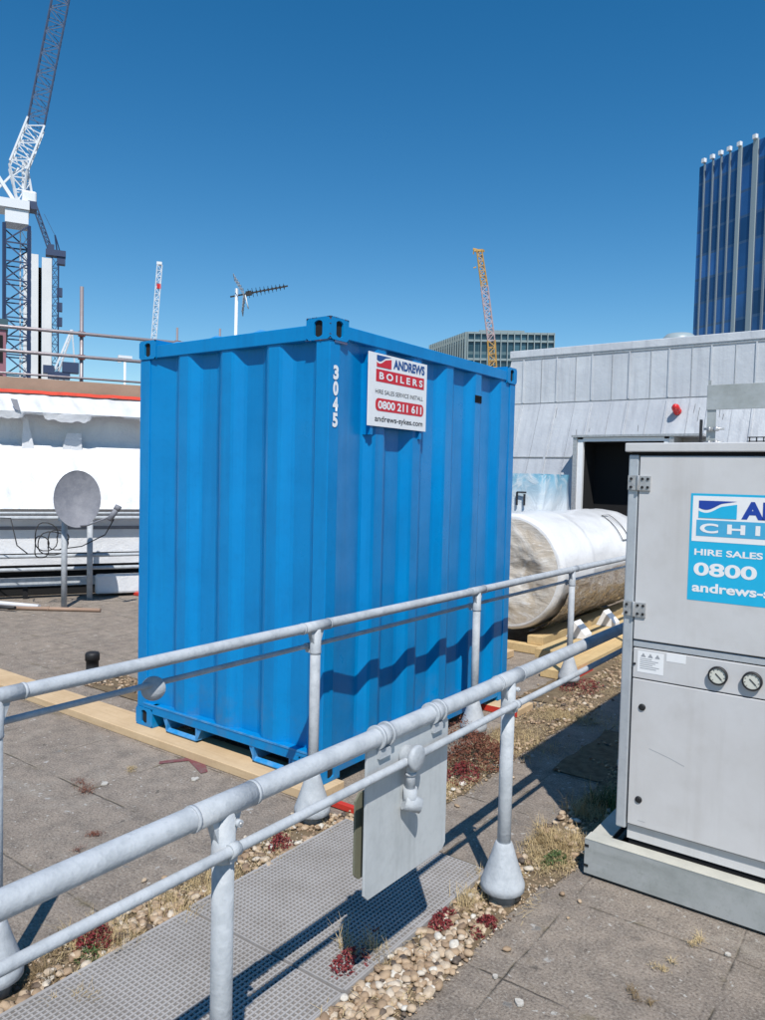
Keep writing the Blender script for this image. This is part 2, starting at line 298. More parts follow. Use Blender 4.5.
# ---------------------------------------------------------------- mesh builder
class MB:
    def __init__(s): s.v = []; s.f = []; s.sm = []
    def quad(s, pts, sm=False):
        i = len(s.v); s.v += [tuple(p) for p in pts]; s.f.append(tuple(range(i, i + len(pts)))); s.sm.append(sm)
    def box(s, x0, x1, y0, y1, z0, z1):
        x0, x1 = sorted((x0, x1)); y0, y1 = sorted((y0, y1)); z0, z1 = sorted((z0, z1))
        i = len(s.v); s.v += [(x, y, z) for z in (z0, z1) for y in (y0, y1) for x in (x0, x1)]
        for f in ((0, 2, 3, 1), (4, 5, 7, 6), (0, 1, 5, 4), (2, 6, 7, 3), (0, 4, 6, 2), (1, 3, 7, 5)):
            s.f.append(tuple(i + k for k in f)); s.sm.append(False)
        return s
    def obox(s, c, ax, ay, az):
        """box from centre and three half-axis vectors"""
        c, ax, ay, az = map(Vector, (c, ax, ay, az)); i = len(s.v)
        s.v += [tuple(c + ax * a + ay * b + az * d) for d in (-1, 1) for b in (-1, 1) for a in (-1, 1)]
        for f in ((0, 2, 3, 1), (4, 5, 7, 6), (0, 1, 5, 4), (2, 6, 7, 3), (0, 4, 6, 2), (1, 3, 7, 5)):
            s.f.append(tuple(i + k for k in f)); s.sm.append(False)
        return s
    def bar(s, p0, p1, w, h=None):
        p0, p1 = Vector(p0), Vector(p1); d = (p1 - p0); L = d.length
        if L < 1e-6: return s
        d /= L; up = Vector((0, 0, 1)) if abs(d.z) < 0.95 else Vector((1, 0, 0))
        a = d.cross(up).normalized(); b = a.cross(d); h = h or w
        return s.obox((p0 + p1) / 2, d * L / 2, a * w / 2, b * h / 2)
    def tube(s, pts, r, seg=14, cap=True, rs=None):
        pts = [Vector(p) for p in pts]; n = len(pts); rings = []
        a = None
        for k, p in enumerate(pts):
            d = (pts[min(k + 1, n - 1)] - pts[max(k - 1, 0)]).normalized()
            if a is None:
                up = Vector((0, 0, 1)) if abs(d.z) < 0.95 else Vector((1, 0, 0)); a = d.cross(up).normalized()
            else: a = (a - d * a.dot(d)).normalized()
            b = d.cross(a); rr = rs[k] if rs else r
            i = len(s.v); rings.append(i)
            for t in range(seg):
                an = 2 * math.pi * t / seg; s.v.append(tuple(p + (a * math.cos(an) + b * math.sin(an)) * rr))
        for k in range(n - 1):
            i, j = rings[k], rings[k + 1]
            for t in range(seg):
                u = (t + 1) % seg; s.f.append((i + t, i + u, j + u, j + t)); s.sm.append(True)
        if cap:
            s.f.append(tuple(rings[0] + t for t in reversed(range(seg)))); s.sm.append(False)
            s.f.append(tuple(rings[-1] + t for t in range(seg))); s.sm.append(False)
        return s
    def lathe(s, c, prof, seg=24, axis=(0, 0, 1), flat=False):
        """profile = [(radius, distance along axis)]"""
        d = Vector(axis).normalized(); up = Vector((0, 0, 1)) if abs(d.z) < 0.95 else Vector((1, 0, 0)); a = d.cross(up).normalized(); b = d.cross(a); rings = []
        for r, h in prof:
            rings.append(len(s.v))
            for t in range(seg):
                an = 2 * math.pi * t / seg; s.v.append(tuple(Vector(c) + d * h + (a * math.cos(an) + b * math.sin(an)) * max(r, 1e-4)))
        for i, j in zip(rings, rings[1:]):
            for t in range(seg):
                u = (t + 1) % seg; s.f.append((i + t, i + u, j + u, j + t)); s.sm.append(True)
        s.f.append(tuple(rings[0] + t for t in reversed(range(seg)))); s.sm.append(False)
        s.f.append(tuple(rings[-1] + t for t in range(seg))); s.sm.append(False)
        if flat:
            for k in range(len(s.sm)): s.sm[k] = False
        return s
    def prism(s, poly, ext):
        """polygon (list of 3-D points) extruded by the vector ext"""
        poly = [Vector(p) for p in poly]; e = Vector(ext); n = len(poly); i = len(s.v)
        s.v += [tuple(p) for p in poly] + [tuple(p + e) for p in poly]
        s.f.append(tuple(i + k for k in reversed(range(n)))); s.sm.append(False)
        s.f.append(tuple(i + n + k for k in range(n))); s.sm.append(False)
        for k in range(n):
            u = (k + 1) % n; s.f.append((i + k, i + u, i + n + u, i + n + k)); s.sm.append(False)
        return s
    def grid(s, fn, nu, nv, sm=True):
        i = len(s.v)
        for a in range(nu + 1):
            for b in range(nv + 1): s.v.append(tuple(fn(a / nu, b / nv)))
        for a in range(nu):
            for b in range(nv):
                k = i + a * (nv + 1) + b; s.f.append((k, k + nv + 1, k + nv + 2, k + 1)); s.sm.append(sm)
        return s
    def build(s, name, mat, parent=None, bevel=0.0, fix=True):
        me = bpy.data.meshes.new(name)
        off = Vector(parent_world(parent)) if parent else Vector((0, 0, 0))
        me.from_pydata([tuple(Vector(v) - off) for v in s.v], [], s.f); me.polygons.foreach_set('use_smooth', s.sm)
        me.materials.append(M[mat] if isinstance(mat, str) else mat); me.update()
        if fix:
            import bmesh
            b = bmesh.new(); b.from_mesh(me); bmesh.ops.recalc_face_normals(b, faces=b.faces); b.to_mesh(me); b.free()
        o = bpy.data.objects.new(name, me); C.objects.link(o)
        if parent: o.parent = parent
        if bevel:
            md = o.modifiers.new('bevel', 'BEVEL'); md.width = bevel; md.segments = 2; md.limit_method = 'ANGLE'; md.angle_limit = R(50)
        return o
def parent_world(p):
    w = Vector((0, 0, 0))
    while p is not None: w += p.location; p = p.parent
    return w
def tag(o, label=None, cat=None, group=None, kind=None):
    for k, v in (('label', label), ('category', cat), ('group', group), ('kind', kind)):
        if v: o[k] = v
    return o
def thing(name, label, cat, loc, group=None):
    o = bpy.data.objects.new(name, None); C.objects.link(o); o.location = loc; o.empty_display_size = 0.1
    return tag(o, label, cat, group)

# flat lettering: a text laid into a rectangle origin + u*width + v*height
def text_mesh(body, org, udir, vdir, w, h, bold=0.0, name='lettering', mat='white', parent=None, depth=0.0015):
    cu = bpy.data.curves.new('txt', 'FONT'); cu.body = body; cu.size = 1; cu.offset = bold; cu.resolution_u = 6
    t = bpy.data.objects.new('txt', cu); C.objects.link(t)
    bpy.context.view_layer.update()
    me = bpy.data.meshes.new_from_object(t.evaluated_get(bpy.context.evaluated_depsgraph_get()))
    bpy.data.objects.remove(t)
    xs = [v.co.x for v in me.vertices]; ys = [v.co.y for v in me.vertices]
    x0, x1, y0, y1 = min(xs), max(xs), min(ys), max(ys)
    u, v = Vector(udir), Vector(vdir); nrm = u.cross(v).normalized()
    off = parent_world(parent) if parent else Vector((0, 0, 0)); org = Vector(org)
    for k in me.vertices:
        a = (k.co.x - x0) / (x1 - x0) * w; b = (k.co.y - y0) / (y1 - y0) * h
        k.co = org + u * a + v * b + nrm * depth - off
    me.name = name; me.materials.clear(); me.materials.append(M[mat])
    o = bpy.data.objects.new(name, me); C.objects.link(o)
    if parent: o.parent = parent
    return o
class Plate:
    """a flat sign face with a local (u, v) frame, v measured DOWN from its top-left corner"""
    def __init__(s, org, udir, w, h): s.o = Vector(org); s.u = Vector(udir).normalized(); s.v = Vector((0, 0, 1)); s.w = w; s.h = h; s.n = s.u.cross(s.v).normalized()
    def P(s, a, b, d=0.0): return s.o + s.u * a * s.w - s.v * b * s.h + s.n * d
    def rect(s, a0, a1, b0, b1, d, mat, name, parent, r=0.0):
        mb = MB()
        if r:
            pts = []
            for (ca, cb, st) in ((a1 - r / s.w, b1 - r / s.h, 270), (a1 - r / s.w, b0 + r / s.h, 0), (a0 + r / s.w, b0 + r / s.h, 90), (a0 + r / s.w, b1 - r / s.h, 180)):
                for k in range(6):
                    an = R(st + 18 * k); pts.append(s.P(ca + math.cos(an) * r / s.w, cb - math.sin(an) * r / s.h, d))
            mb.quad(pts)
        else: mb.quad([s.P(a0, b1, d), s.P(a1, b1, d), s.P(a1, b0, d), s.P(a0, b0, d)])
        return mb.build(name, mat, parent, fix=False)
    def text(s, body, a0, a1, b0, b1, d, mat, parent, bold=0.0):
        return text_mesh(body, s.P(a0, b1), s.u, s.v, (a1 - a0) * s.w, (b1 - b0) * s.h, bold, 'lettering', mat, parent, d)
    def wave_logo(s, a0, a1, b0, b1, d, top, low, parent, band='white'):
        """square emblem split by a rising white swoosh"""
        n = 20
        def y1(t): return 0.42 + 0.30 * math.sin(math.pi * min(1, t * 1.7)) * (1 - t) - 0.42 * t ** 0.9
        def strip(f0, f1, mat, nm, dd):
            mb = MB()
            for k in range(n):
                t0, t1 = k / n, (k + 1) / n
                q = [(t0, f1(t0)), (t1, f1(t1)), (t1, f0(t1)), (t0, f0(t0))]
                mb.quad([s.P(a0 + (a1 - a0) * t, b0 + (b1 - b0) * y, dd) for t, y in q])
            mb.build(nm, mat, parent, fix=False)
        s.rect(a0, a1, b0, b1, d, band, 'logo_ground', parent)
        strip(lambda t: 0.0, lambda t: max(0.0, y1(t)), top, 'logo_wave', d + 0.0008)
        strip(lambda t: min(1, max(0.02, y1(t) + 0.17)), lambda t: 1.0, low, 'logo_wave', d + 0.0008)

# ================================================================= SETTING
mb = MB(); mb.grid(lambda a, b: (-2500 + 5000 * a, -2500 + 5000 * b, -25), 4, 4, False)
tag(mb.build('city_ground', M['concrete'], fix=False), kind='structure')
mb = MB(); mb.grid(lambda a, b: (-16 + 34 * a, -9 + 34 * b, 0), 10, 10, False)
tag(mb.build('roof_paving', 'paving', fix=False), kind='structure')
mb = MB()
for x0, x1, y0, y1 in ((-16, 18, -9.3, -9), (-16, 18, 25, 25.3), (-16.3, -16, -9.3, 25.3), (18, 18.3, -9.3, 25.3)): mb.box(x0, x1, y0, y1, -25, 0.15)
tag(mb.build('roof_edge', 'concrete'), kind='structure')
# gravel strips (sheets 4 mm up) with pebbles on top
STR = [(0.10, 0.30, -4.0, -0.14), (1.07, 1.27, -4.0, -0.1), (0.24, 0.56, -0.14, 7.0), (1.10, 1.32, -0.1, 2.6), (0.80, 1.12, 1.1, 2.0), (-2.85, -1.75, 0.38, 0.75), (0.0, 0.26, 2.3, 7.0)]
mb = MB()
for k, (x0, x1, y0, y1) in enumerate(STR):
    z = 0.004
    ny = max(2, int((y1 - y0) / 0.08))
    def wob(y, sd): return 0.02 * noise.noise(Vector((y * 4, sd * 7.3, 0))) + 0.025 * noise.noise(Vector((y * 17, sd * 3.1, 2)))
    mb.grid(lambda a, b, x0=x0, x1=x1, y0=y0, y1=y1, k=k: ((x0 + wob(y0 + (y1 - y0) * b, k)) * (1 - a) + (x1 + wob(y0 + (y1 - y0) * b, k + 20)) * a, y0 + (y1 - y0) * b, 0.004 + 0.0007 * k), 1, ny, False)
tag(mb.build('gravel_bed', 'gravelbed', fix=False), kind='structure')

import bmesh
def pebbles():
    bm = bmesh.new(); bmesh.ops.create_icosphere(bm, subdivisions=1, radius=1)
    base_v = [v.co.copy() for v in bm.verts]; base_f = [[v.index for v in f.verts] for f in bm.faces]; bm.free()
    bm = bmesh.new(); bmesh.ops.create_icosphere(bm, subdivisions=2, radius=1)
    fine_v = [v.co.copy() for v in bm.verts]; fine_f = [[v.index for v in f.verts] for f in bm.faces]; bm.free()
    V = []; F = []; T = []
    r = random.Random(3)
    def put(x, y, s, lift=0.0):
        near = y < 1.0 and x > -0.2
        bv, bf = (fine_v, fine_f) if near else (base_v, base_f)
        i = len(V); a = r.uniform(0, 6.28); sx, sy, sz = s * r.uniform(0.9, 1.35), s * r.uniform(0.75, 1.0), s * r.uniform(0.45, 0.75)
        t = min(1, max(0, r.gauss(0.52, 0.27))) if near else min(1, max(0, r.gauss(0.36, 0.22))); ca, sa = math.cos(a), math.sin(a); sd = Vector((r.uniform(0, 99), r.uniform(0, 99), 0)); tl = r.uniform(-0.4, 0.4)
        for c in bv:
            k = 1 + 0.42 * noise.noise(c * 1.2 + sd)
            px, py, pz = c.x * sx * k, c.y * sy * k, c.z * sz * k + c.x * sx * tl * 0.4
            V.append((x + px * ca - py * sa, y + px * sa + py * ca, 0.004 + sz * 0.6 + lift + pz)); T.append(t)
        F.extend([tuple(i + q for q in f) for f in bf])
    def strip(x0, x1, y0, y1, dens, smin, smax, gap=None):
        n = int((x1 - x0) * (y1 - y0) * dens)
        for _ in range(n):
            x, y = r.uniform(x0, x1), r.uniform(y0, y1)
            if gap and noise.noise(Vector((x * 4, y * 4, 5))) < gap: continue
            put(x, y, r.uniform(smin, smax) * (0.8 + 0.4 * r.random()), r.choice((0, 0, 0.008)))
    strip(1.07, 1.275, -1.7, -0.62, 2900, 0.009, 0.0195, -0.55); strip(1.07, 1.25, -0.7, -0.1, 2000, 0.008, 0.017, -0.3)
    strip(0.12, 0.31, -2.3, -0.14, 2100, 0.008, 0.018, -0.15)
    strip(0.25, 0.55, -0.14, 2.0, 1200, 0.008, 0.019, 0.02)
    strip(0.0, 0.57, 2.0, 6.6, 700, 0.010, 0.020, -0.05)
    strip(1.08, 1.33, -0.1, 2.2, 1000, 0.008, 0.018, 0.05)
    strip(0.78, 1.1, 1.1, 2.0, 300, 0.008, 0.014, 0.15)
    strip(-2.85, -1.75, 0.38, 0.75, 900, 0.010, 0.016, -0.1)
    for x0, x1, y0, y1, n in ((1.06, 1.29, -1.7, -0.1, 1500), (0.10, 0.32, -2.2, -0.14, 1300), (0.23, 0.58, -0.14, 3.0, 2600), (1.08, 1.34, -0.1, 2.0, 1400)):
        for _ in range(n): put(r.uniform(x0, x1), r.uniform(y0, y1), r.uniform(0.002, 0.006))
    for _ in range(160):   # strays beyond the strips
        put(r.choice((1.29, 0.08, 0.60)) + abs(r.gauss(0, 0.05)) * r.choice((1, -1)), r.uniform(-1.7, 3), r.uniform(0.006, 0.014))
    me = bpy.data.meshes.new('gravel_pebbles'); me.from_pydata(V, [], F)
    at = me.attributes.new('tint', 'FLOAT', 'POINT'); at.data.foreach_set('value', T)
    me.polygons.foreach_set('use_smooth', [True] * len(F)); me.materials.append(M['pebble']); me.update()
    o = bpy.data.objects.new('gravel_pebbles', me); C.objects.link(o)
    tag(o, 'cream and tan rounded pebbles lying in strips along the railings', 'gravel', kind='stuff')
pebbles()

# mesh grating panels of the walkway
def grating(name, x0, x1, y0, y1, label, seed):
    t = thing(name, label, 'grating', ((x0 + x1) / 2, (y0 + y1) / 2, 0))
    b = MB(); top = 0.028; bot = 0.008; p = 0.0190; w = 0.0062
    nx = int(round((x1 - x0) / p)); ny = int(round((y1 - y0) / p)); px = (x1 - x0) / nx; py = (y1 - y0) / ny
    for k in range(nx + 1):
        x = x0 + px * k; b.box(x - w / 2, x + w / 2, y0, y1, bot, top)
    for k in range(ny + 1):
        y = y0 + py * k; b.box(x0, x1, y - w / 2, y + w / 2, bot, top - 0.0025)
    b.build('mesh_panel', 'grating', t, fix=False)
    for xe in (x0 - 0.012, x1 + 0.004): MB().box(xe, xe + 0.008, y0, y1, 0.006, top - .001).build('edge_strip', 'grating', t)
    u = MB(); u.quad([(x0, y0, 0.006), (x1, y0, 0.006), (x1, y1, 0.006), (x0, y1, 0.006)]); u.build('shaded_debris_bed', mat_paint('shaded_grating_debris', (0.060, 0.052, 0.044), (0.025, 0.022, 0.019), rough=0.95, amount=0.9, scale=20), t, fix=False)  # debris under the bars, its colour darkened to carry the shadow there
grating('walkway_grating', 0.315, 1.055, -1.12, -0.17, 'grey mesh grating panel under the hanging square plate', 1)
grating('walkway_grating', 0.325, 1.06, -2.62, -1.14, 'grey mesh grating panel nearest the camera at the bottom edge', 2)

# ================================================================= RAILINGS
def cone_foot(x, y, parent, z=0.0):
    b = MB(); b.lathe((x, y, z + 0.055), [(0.080, 0.0), (0.086, 0.004), (0.087, 0.028), (0.083, 0.038), (0.067, 0.085), (0.050, 0.135), (0.037, 0.178), (0.033, 0.186), (0.030, 0.19)], 28)
    b.build('cone_foot', 'rail', parent)
    s = MB(); s.lathe((x, y, z - 0.01), [(0.052, 0), (0.050, 0.05), (0.046, 0.075)], 16); s.build('concrete_stub', 'concrete', parent)
def railing(name, label, x, z, ys, y0, y1, rr, pr, lx, lz, lr, collars=()):
    t = thing(name, label, 'railing', (x, ys[0], 0))
    b = MB(); b.tube([(x, y0 + (y1 - y0) * k / 12, z + 0.0015 * math.sin(k * 1.9)) for k in range(13)], rr, 24); b.build('top_rail', 'rail', t)
    b = MB(); b.tube([(lx, y0 + (y1 - y0) * k / 12, lz + 0.002 * math.sin(k * 2.3)) for k in range(13)], lr, 16); b.build('lower_rail', 'rail', t)
    sg = 1 if lx > x else -1
    for y in ys:
        b = MB(); b.tube([(x, y, 0.05), (x, y, z - rr * 0.5)], pr, 22); p = b.build('post', 'rail', t)
        cone_foot(x, y, p)
        b = MB()
        b.tube([(x, y - 0.095, z), (x, y + 0.095, z)], rr * 1.06, 24)
        for s in (-1, 1): b.tube([(x, y + s * 0.098, z), (x, y + s * 0.088, z)], rr * 1.11, 24)
        b.build('tee_sleeve', 'rail', p)
        b = MB(); b.lathe((x, y, z - 0.130), [(pr * 1.08, 0), (pr * 1.13, 0.004), (pr * 1.13, 0.012), (pr * 1.08, 0.016), (pr * 1.06, 0.10)], 22)
        b.prism([(x - 0.012, y - 0.045, z - rr * 0.9), (x - 0.012, y + 0.045, z - rr * 0.9), (x - 0.012, y + pr * 0.9, z - 0.085), (x - 0.012, y - pr * 0.9, z - 0.085)], (0.024, 0, 0))
        b.build('tee_neck', 'rail', p)
        b = MB(); cx = x + sg * (pr + 0.006)
        b.box(min(cx, lx) - 0.002, max(cx, lx) + 0.002, y - 0.011, y + 0.011, lz - lr - 0.016, lz - lr + 0.004)
        b.tube([(lx, y - 0.014, lz), (lx, y + 0.014, lz)], lr + 0.004, 16)
        b.build('rail_clip', 'rail', p)
        b = MB(); b.tube([(x + sg * (pr - 0.004), y + 0.02, lz + 0.055), (x + sg * (pr + 0.010), y + 0.02, lz + 0.055)], 0.009, 10); b.build('screw_boss', 'rail', p)
        b = MB(); b.tube([(x + sg * (pr + 0.004), y + 0.02, lz + 0.055), (x + sg * (pr + 0.014), y + 0.02, lz + 0.055)], 0.0045, 8); b.build('bolt', 'hinge', p)
    for y in collars:
        b = MB()
        for s in (-0.026, 0.026): b.tube([(x, y + s - 0.006, z), (x, y + s + 0.006, z)], rr * 1.28, 24)
        b.tube([(x, y - 0.026, z), (x, y + 0.026, z)], rr * 1.15, 24)
        b.box(x - 0.01, x + 0.012, y - 0.03, y + 0.03, z - rr * 1.75, z - rr * 1.05)
        b.build('rail_collar', 'rail', t)
    return t
NX, NZ = 1.205, 0.893
near = railing('guard_railing', 'grey tubular guard railing nearest the camera carrying a square plate', NX, NZ, (-3.3, -1.775, -0.305, 1.30), -4.2, 3.2, 0.0275, 0.0265, 1.240, 0.797, 0.0130, ())
far = railing('guard_railing', 'grey tubular guard railing passing close in front of the blue container', 0.175, 0.955, (-3.35, -1.79, -0.27, 1.30, 2.88, 4.45, 6.0), -4.2, 6.6, 0.0245, 0.0245, 0.124, 0.853, 0.0115)
# disc on the far railing's lower rail
b = MB(); b.lathe((0.128, -1.158, 0.838), [(0.012, -0.012), (0.046, -0.010), (0.046, 0.008), (0.01, 0.010)], 28, (0.81, -0.59, 0)); b.build('end_disc', 'rail', far)
# hanging plate
hp = thing('hanging_plate', 'square grey metal plate clamped below the thick near rail', 'plate', (NX, -1.0, 0.4))
def plate_pts(x, y0, y1, zt, zb, c=0.02, sk=0.0):
    return [(x, y0 + c, zt), (x, y1 - c, zt - 0.012), (x, y1, zt - 0.012 - c), (x, y1 + sk, zb + c - 0.01), (x, y1 + sk - c, zb - 0.01), (x, y0 + c + sk, zb), (x, y0 + sk, zb + c), (x, y0, zt - c)]
b = MB(); b.prism(plate_pts(NX - 0.002, -1.228, -0.768, 0.893 - 0.012, 0.412), (0.008, 0, 0)); b.build('front_plate', 'panelgrey', hp, bevel=0.0015)
b = MB(); b.prism(plate_pts(NX - 0.048, -1.215, -0.79, 0.72, 0.455), (0.007, 0, 0)); b.build('back_plate', 'olive', hp)
for y in (-1.15, -0.85):
    b = MB()
    for s in (-0.024, 0.024): b.tube([(NX, y + s - 0.006, NZ), (NX, y + s + 0.006, NZ)], 0.036, 24)
    b.tube([(NX, y - 0.024, NZ), (NX, y + 0.024, NZ)], 0.031, 24)
    b.box(NX + 0.0065, NX + 0.018, y - 0.028, y + 0.028, NZ - 0.062, NZ - 0.034)
    b.build('clamp', 'rail', hp)
b = MB(); b.lathe((1.222, -1.035, 0.803), [(0.030, -0.015), (0.033, 0.0), (0.033, 0.026), (0.040, 0.030), (0.040, 0.042), (0.034, 0.046), (0.01, 0.048)], 26, (1, 0, 0)); b.build('flange', 'rail', hp)
b = MB(); b.tube([(1.238, -1.035, 0.80), (1.238, -1.035, 0.69)], 0.016, 16); b.tube([(1.238, -1.035, 0.705), (1.238, -1.035, 0.672), (1.244, -1.030, 0.655)], 0.022, 16)
b.tube([(1.225, -1.05, 0.664), (1.262, -1.012, 0.646)], 0, 18, True, [0.026, 0.024]); b.tube([(1.238, -1.035, 0.755), (1.238, -1.035, 0.745)], 0.019, 16)
b.build('drop_elbow', 'rail', hp)

# ================================================================= CONTAINER
W, L, Z0, Z1 = 1.569, 2.126, 0.052, 2.482
ct = thing('shipping_container', 'bright blue corrugated steel store container standing on timber bearers', 'container', (-W / 2, L / 2, Z0))
def casting(ix, iy, top):
    """one corner casting with its oval openings"""
    x = -W if ix == 0 else 0; y = 0 if iy == 0 else L; sx = 1 if ix == 0 else -1; sy = 1 if iy == 0 else -1
    z = Z1 if top else Z0 + 0.115; lx, ly, lz = 0.165, 0.150, 0.115
    b = MB(); cx, cy = x + sx * lx / 2, y + sy * ly / 2
    # the two visible outer faces carry an oval hole, so each is built as a ring; the rest is plain
    def holed(o, u, v, n, wu, wv, hu, hv):
        o, u, v, n = map(Vector, (o, u, v, n)); K = 24; ring = []; out = []
        for k in range(K):
            an = 2 * math.pi * (k + 0.5) / K; cu, sv = math.cos(an), math.sin(an)
            a = hu * max(-1, min(1, cu * 1.25)); bb = (hv - hu) * (1 if sv > 0 else -1) * min(1, abs(sv) * 1.6) + hu * sv
            ring.append(o + u * a + v * bb)
            m = max(abs(cu), abs(sv)); out.append(o + u * (cu / m) * wu / 2 + v * (sv / m) * wv / 2)
        for k in range(K):
            j = (k + 1) % K
            b.quad([out[k], out[j], ring[j], ring[k]]); b.quad([ring[k], ring[j], ring[j] - n * 0.012, ring[k] - n * 0.012])
            # square corners
        for su, sv in ((1, 1), (-1, 1), (-1, -1), (1, -1)):
            pass
        return ring
    rings = []
    holed((cx, y, z - lz / 2), (1, 0, 0), (0, 0, 1), (0, -sy, 0), lx, lz, 0.028, 0.043)
    holed((x, cy, z - lz / 2), (0, 1, 0), (0, 0, 1), (-sx, 0, 0), ly, lz, 0.028, 0.043)
    xi, yi = x + sx * lx, y + sy * ly
    for q in ([(x, y, z), (xi, y, z), (xi, yi, z), (x, yi, z)], [(x, y, z - lz), (xi, y, z - lz), (xi, yi, z - lz), (x, yi, z - lz)],
              [(xi, y, z - lz), (xi, yi, z - lz), (xi, yi, z), (xi, y, z)], [(x, yi, z - lz), (xi, yi, z - lz), (xi, yi, z), (x, yi, z)]): b.quad(q)
    o = b.build('corner_casting', 'blue', ct)
    d = MB(); d.box(x + sx * 0.012, xi - sx * 0.004, y + sy * 0.012, yi - sy * 0.004, z - lz + 0.004, z - 0.004); d.build('casting_pocket', 'dark', o)
    return o
for ix in (0, 1):
    for iy in (0, 1):
        for tp in (False, True): casting(ix, iy, tp)
# corner posts
for ix in (0, 1):
    for iy in (0, 1):
        x = -W if ix == 0 else 0; y = 0 if iy == 0 else L; sx = 1 if ix == 0 else -1; sy = 1 if iy == 0 else -1
        b = MB(); t = 0.006
        pts = [(x + sx * t, y + sy * t), (x + sx * 0.10, y + sy * t), (x + sx * 0.10, y + sy * 0.03), (x + sx * 0.045, y + sy * 0.045), (x + sx * 0.03, y + sy * 0.09), (x + sx * t, y + sy * 0.09)]
        b.prism([(p[0], p[1], Z0 + 0.116) for p in pts], (0, 0, Z1 - Z0 - 0.232)); b.build('corner_post', 'blue', ct, bevel=0.004)
# corrugated walls
def corrugated(a0, a1, phase, f, z0, z1):
    """f(a, depth, z) -> point; trapezoid corrugations"""
    D = 0.056; per = 0.372; pts = [(a0, 0.012)]
    ridge = 0.095; sl = 0.068; a = phase
    while a - sl < a1 - 0.03:
        for q, d in ((a - sl, D), (a, 0.012), (a + ridge, 0.012), (a + ridge + sl, D)):
            if a0 + 0.02 < q < a1 - 0.02: pts.append((q, d))
        a += per
    pts.append((a1, 0.012)); pts = sorted(pts)
    # round the folds slightly: each corner becomes two points
    out = []
    for k, (a, d) in enumerate(pts):
        if 0 < k < len(pts) - 1:
            for o in (-0.010, 0.010):
                pa, pd = pts[k + (1 if o > 0 else -1)]; s = min(0.45, abs(o) / max(abs(pa - a), 1e-4)); out.append((a + (pa - a) * s, d + (pd - d) * s))
        else: out.append((a, d))
    b = MB(); nz = 26
    i0 = len(b.v)
    for (a, d) in out:
        for k in range(nz + 1):
            z = z0 + (z1 - z0) * k / nz
            dd = d + 0.0035 * noise.noise(Vector((a * 3.1, phase * 9, z * 2.3))) + 0.0015 * noise.noise(Vector((a * 11, phase * 9, z * 9)))
            b.v.append(tuple(f(a, dd, z)))
    for m_ in range(len(out) - 1):
        for k in range(nz):
            q = i0 + m_ * (nz + 1) + k; b.f.append((q, q + nz + 1, q + nz + 2, q + 1)); b.sm.append(False)
    return b
zb, zt = Z0 + 0.105, Z1 - 0.10
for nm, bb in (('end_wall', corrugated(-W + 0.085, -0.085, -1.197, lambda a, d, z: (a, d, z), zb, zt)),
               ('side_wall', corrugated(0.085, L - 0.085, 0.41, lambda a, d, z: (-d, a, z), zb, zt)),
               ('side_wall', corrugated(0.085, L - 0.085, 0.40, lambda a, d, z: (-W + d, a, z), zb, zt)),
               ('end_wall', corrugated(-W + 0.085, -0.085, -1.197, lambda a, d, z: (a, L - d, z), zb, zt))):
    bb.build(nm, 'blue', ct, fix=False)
# rails
b = MB(); b.box(-W + 0.165, -0.165, 0.004, 0.06, Z1 - 0.112, Z1 - 0.034); b.build('top_rail', 'blue', ct, bevel=0.004)
b = MB(); b.box(-W + 0.165, -0.165, L - 0.06, L - 0.004, Z1 - 0.112, Z1 - 0.034); b.build('top_rail', 'blue', ct, bevel=0.004)
b = MB(); b.box(-0.06, -0.004, 0.15, L - 0.15, Z1 - 0.100, Z1 - 0.030); b.build('top_rail', 'blue', ct, bevel=0.004)
b = MB(); b.box(-W + 0.004, -W + 0.06, 0.15, L - 0.15, Z1 - 0.100, Z1 - 0.030); b.build('top_rail', 'blue', ct, bevel=0.004)
for y0, y1 in ((0.002, 0.055), (L - 0.055, L - 0.002)):
    b = MB(); b.box(-W + 0.165, -0.165, y0, y1, Z0 + 0.088, Z0 + 0.15); b.prism([(-W + 0.07, y0 - 0.001, Z0 + 0.117), (-W + 0.20, y0 - 0.001, Z0 + 0.117), (-W + 0.20, y0 - 0.001, Z0 + 0.15), (-W + 0.07, y0 - 0.001, Z0 + 0.15)], (0, y1 - y0 - 0.001, 0))
    b.box(-0.20, -0.07, y0 - 0.0008, y1, Z0 + 0.117, Z0 + 0.1495)
    b.build('bottom_rail', 'blue', ct, bevel=0.003)
    e = MB(); yy = y0 if y0 < 1 else y1
    e.box(-W + 0.075, -0.075, yy - 0.0035 if y0 < 1 else yy, yy if y0 < 1 else yy + 0.0035, Z0 + 0.140, Z0 + 0.1505); e.build('worn_highlit_edge', 'blue_edge', ct)  # worn rail edge with its bright highlight painted in as paler blue
for x0, x1 in ((-0.055, -0.002), (-W + 0.002, -W + 0.055)):
    b = MB(); b.box(x0, x1, 0.15, L - 0.15, Z0 + 0.03, Z0 + 0.125); b.build('bottom_rail', 'blue', ct, bevel=0.003)
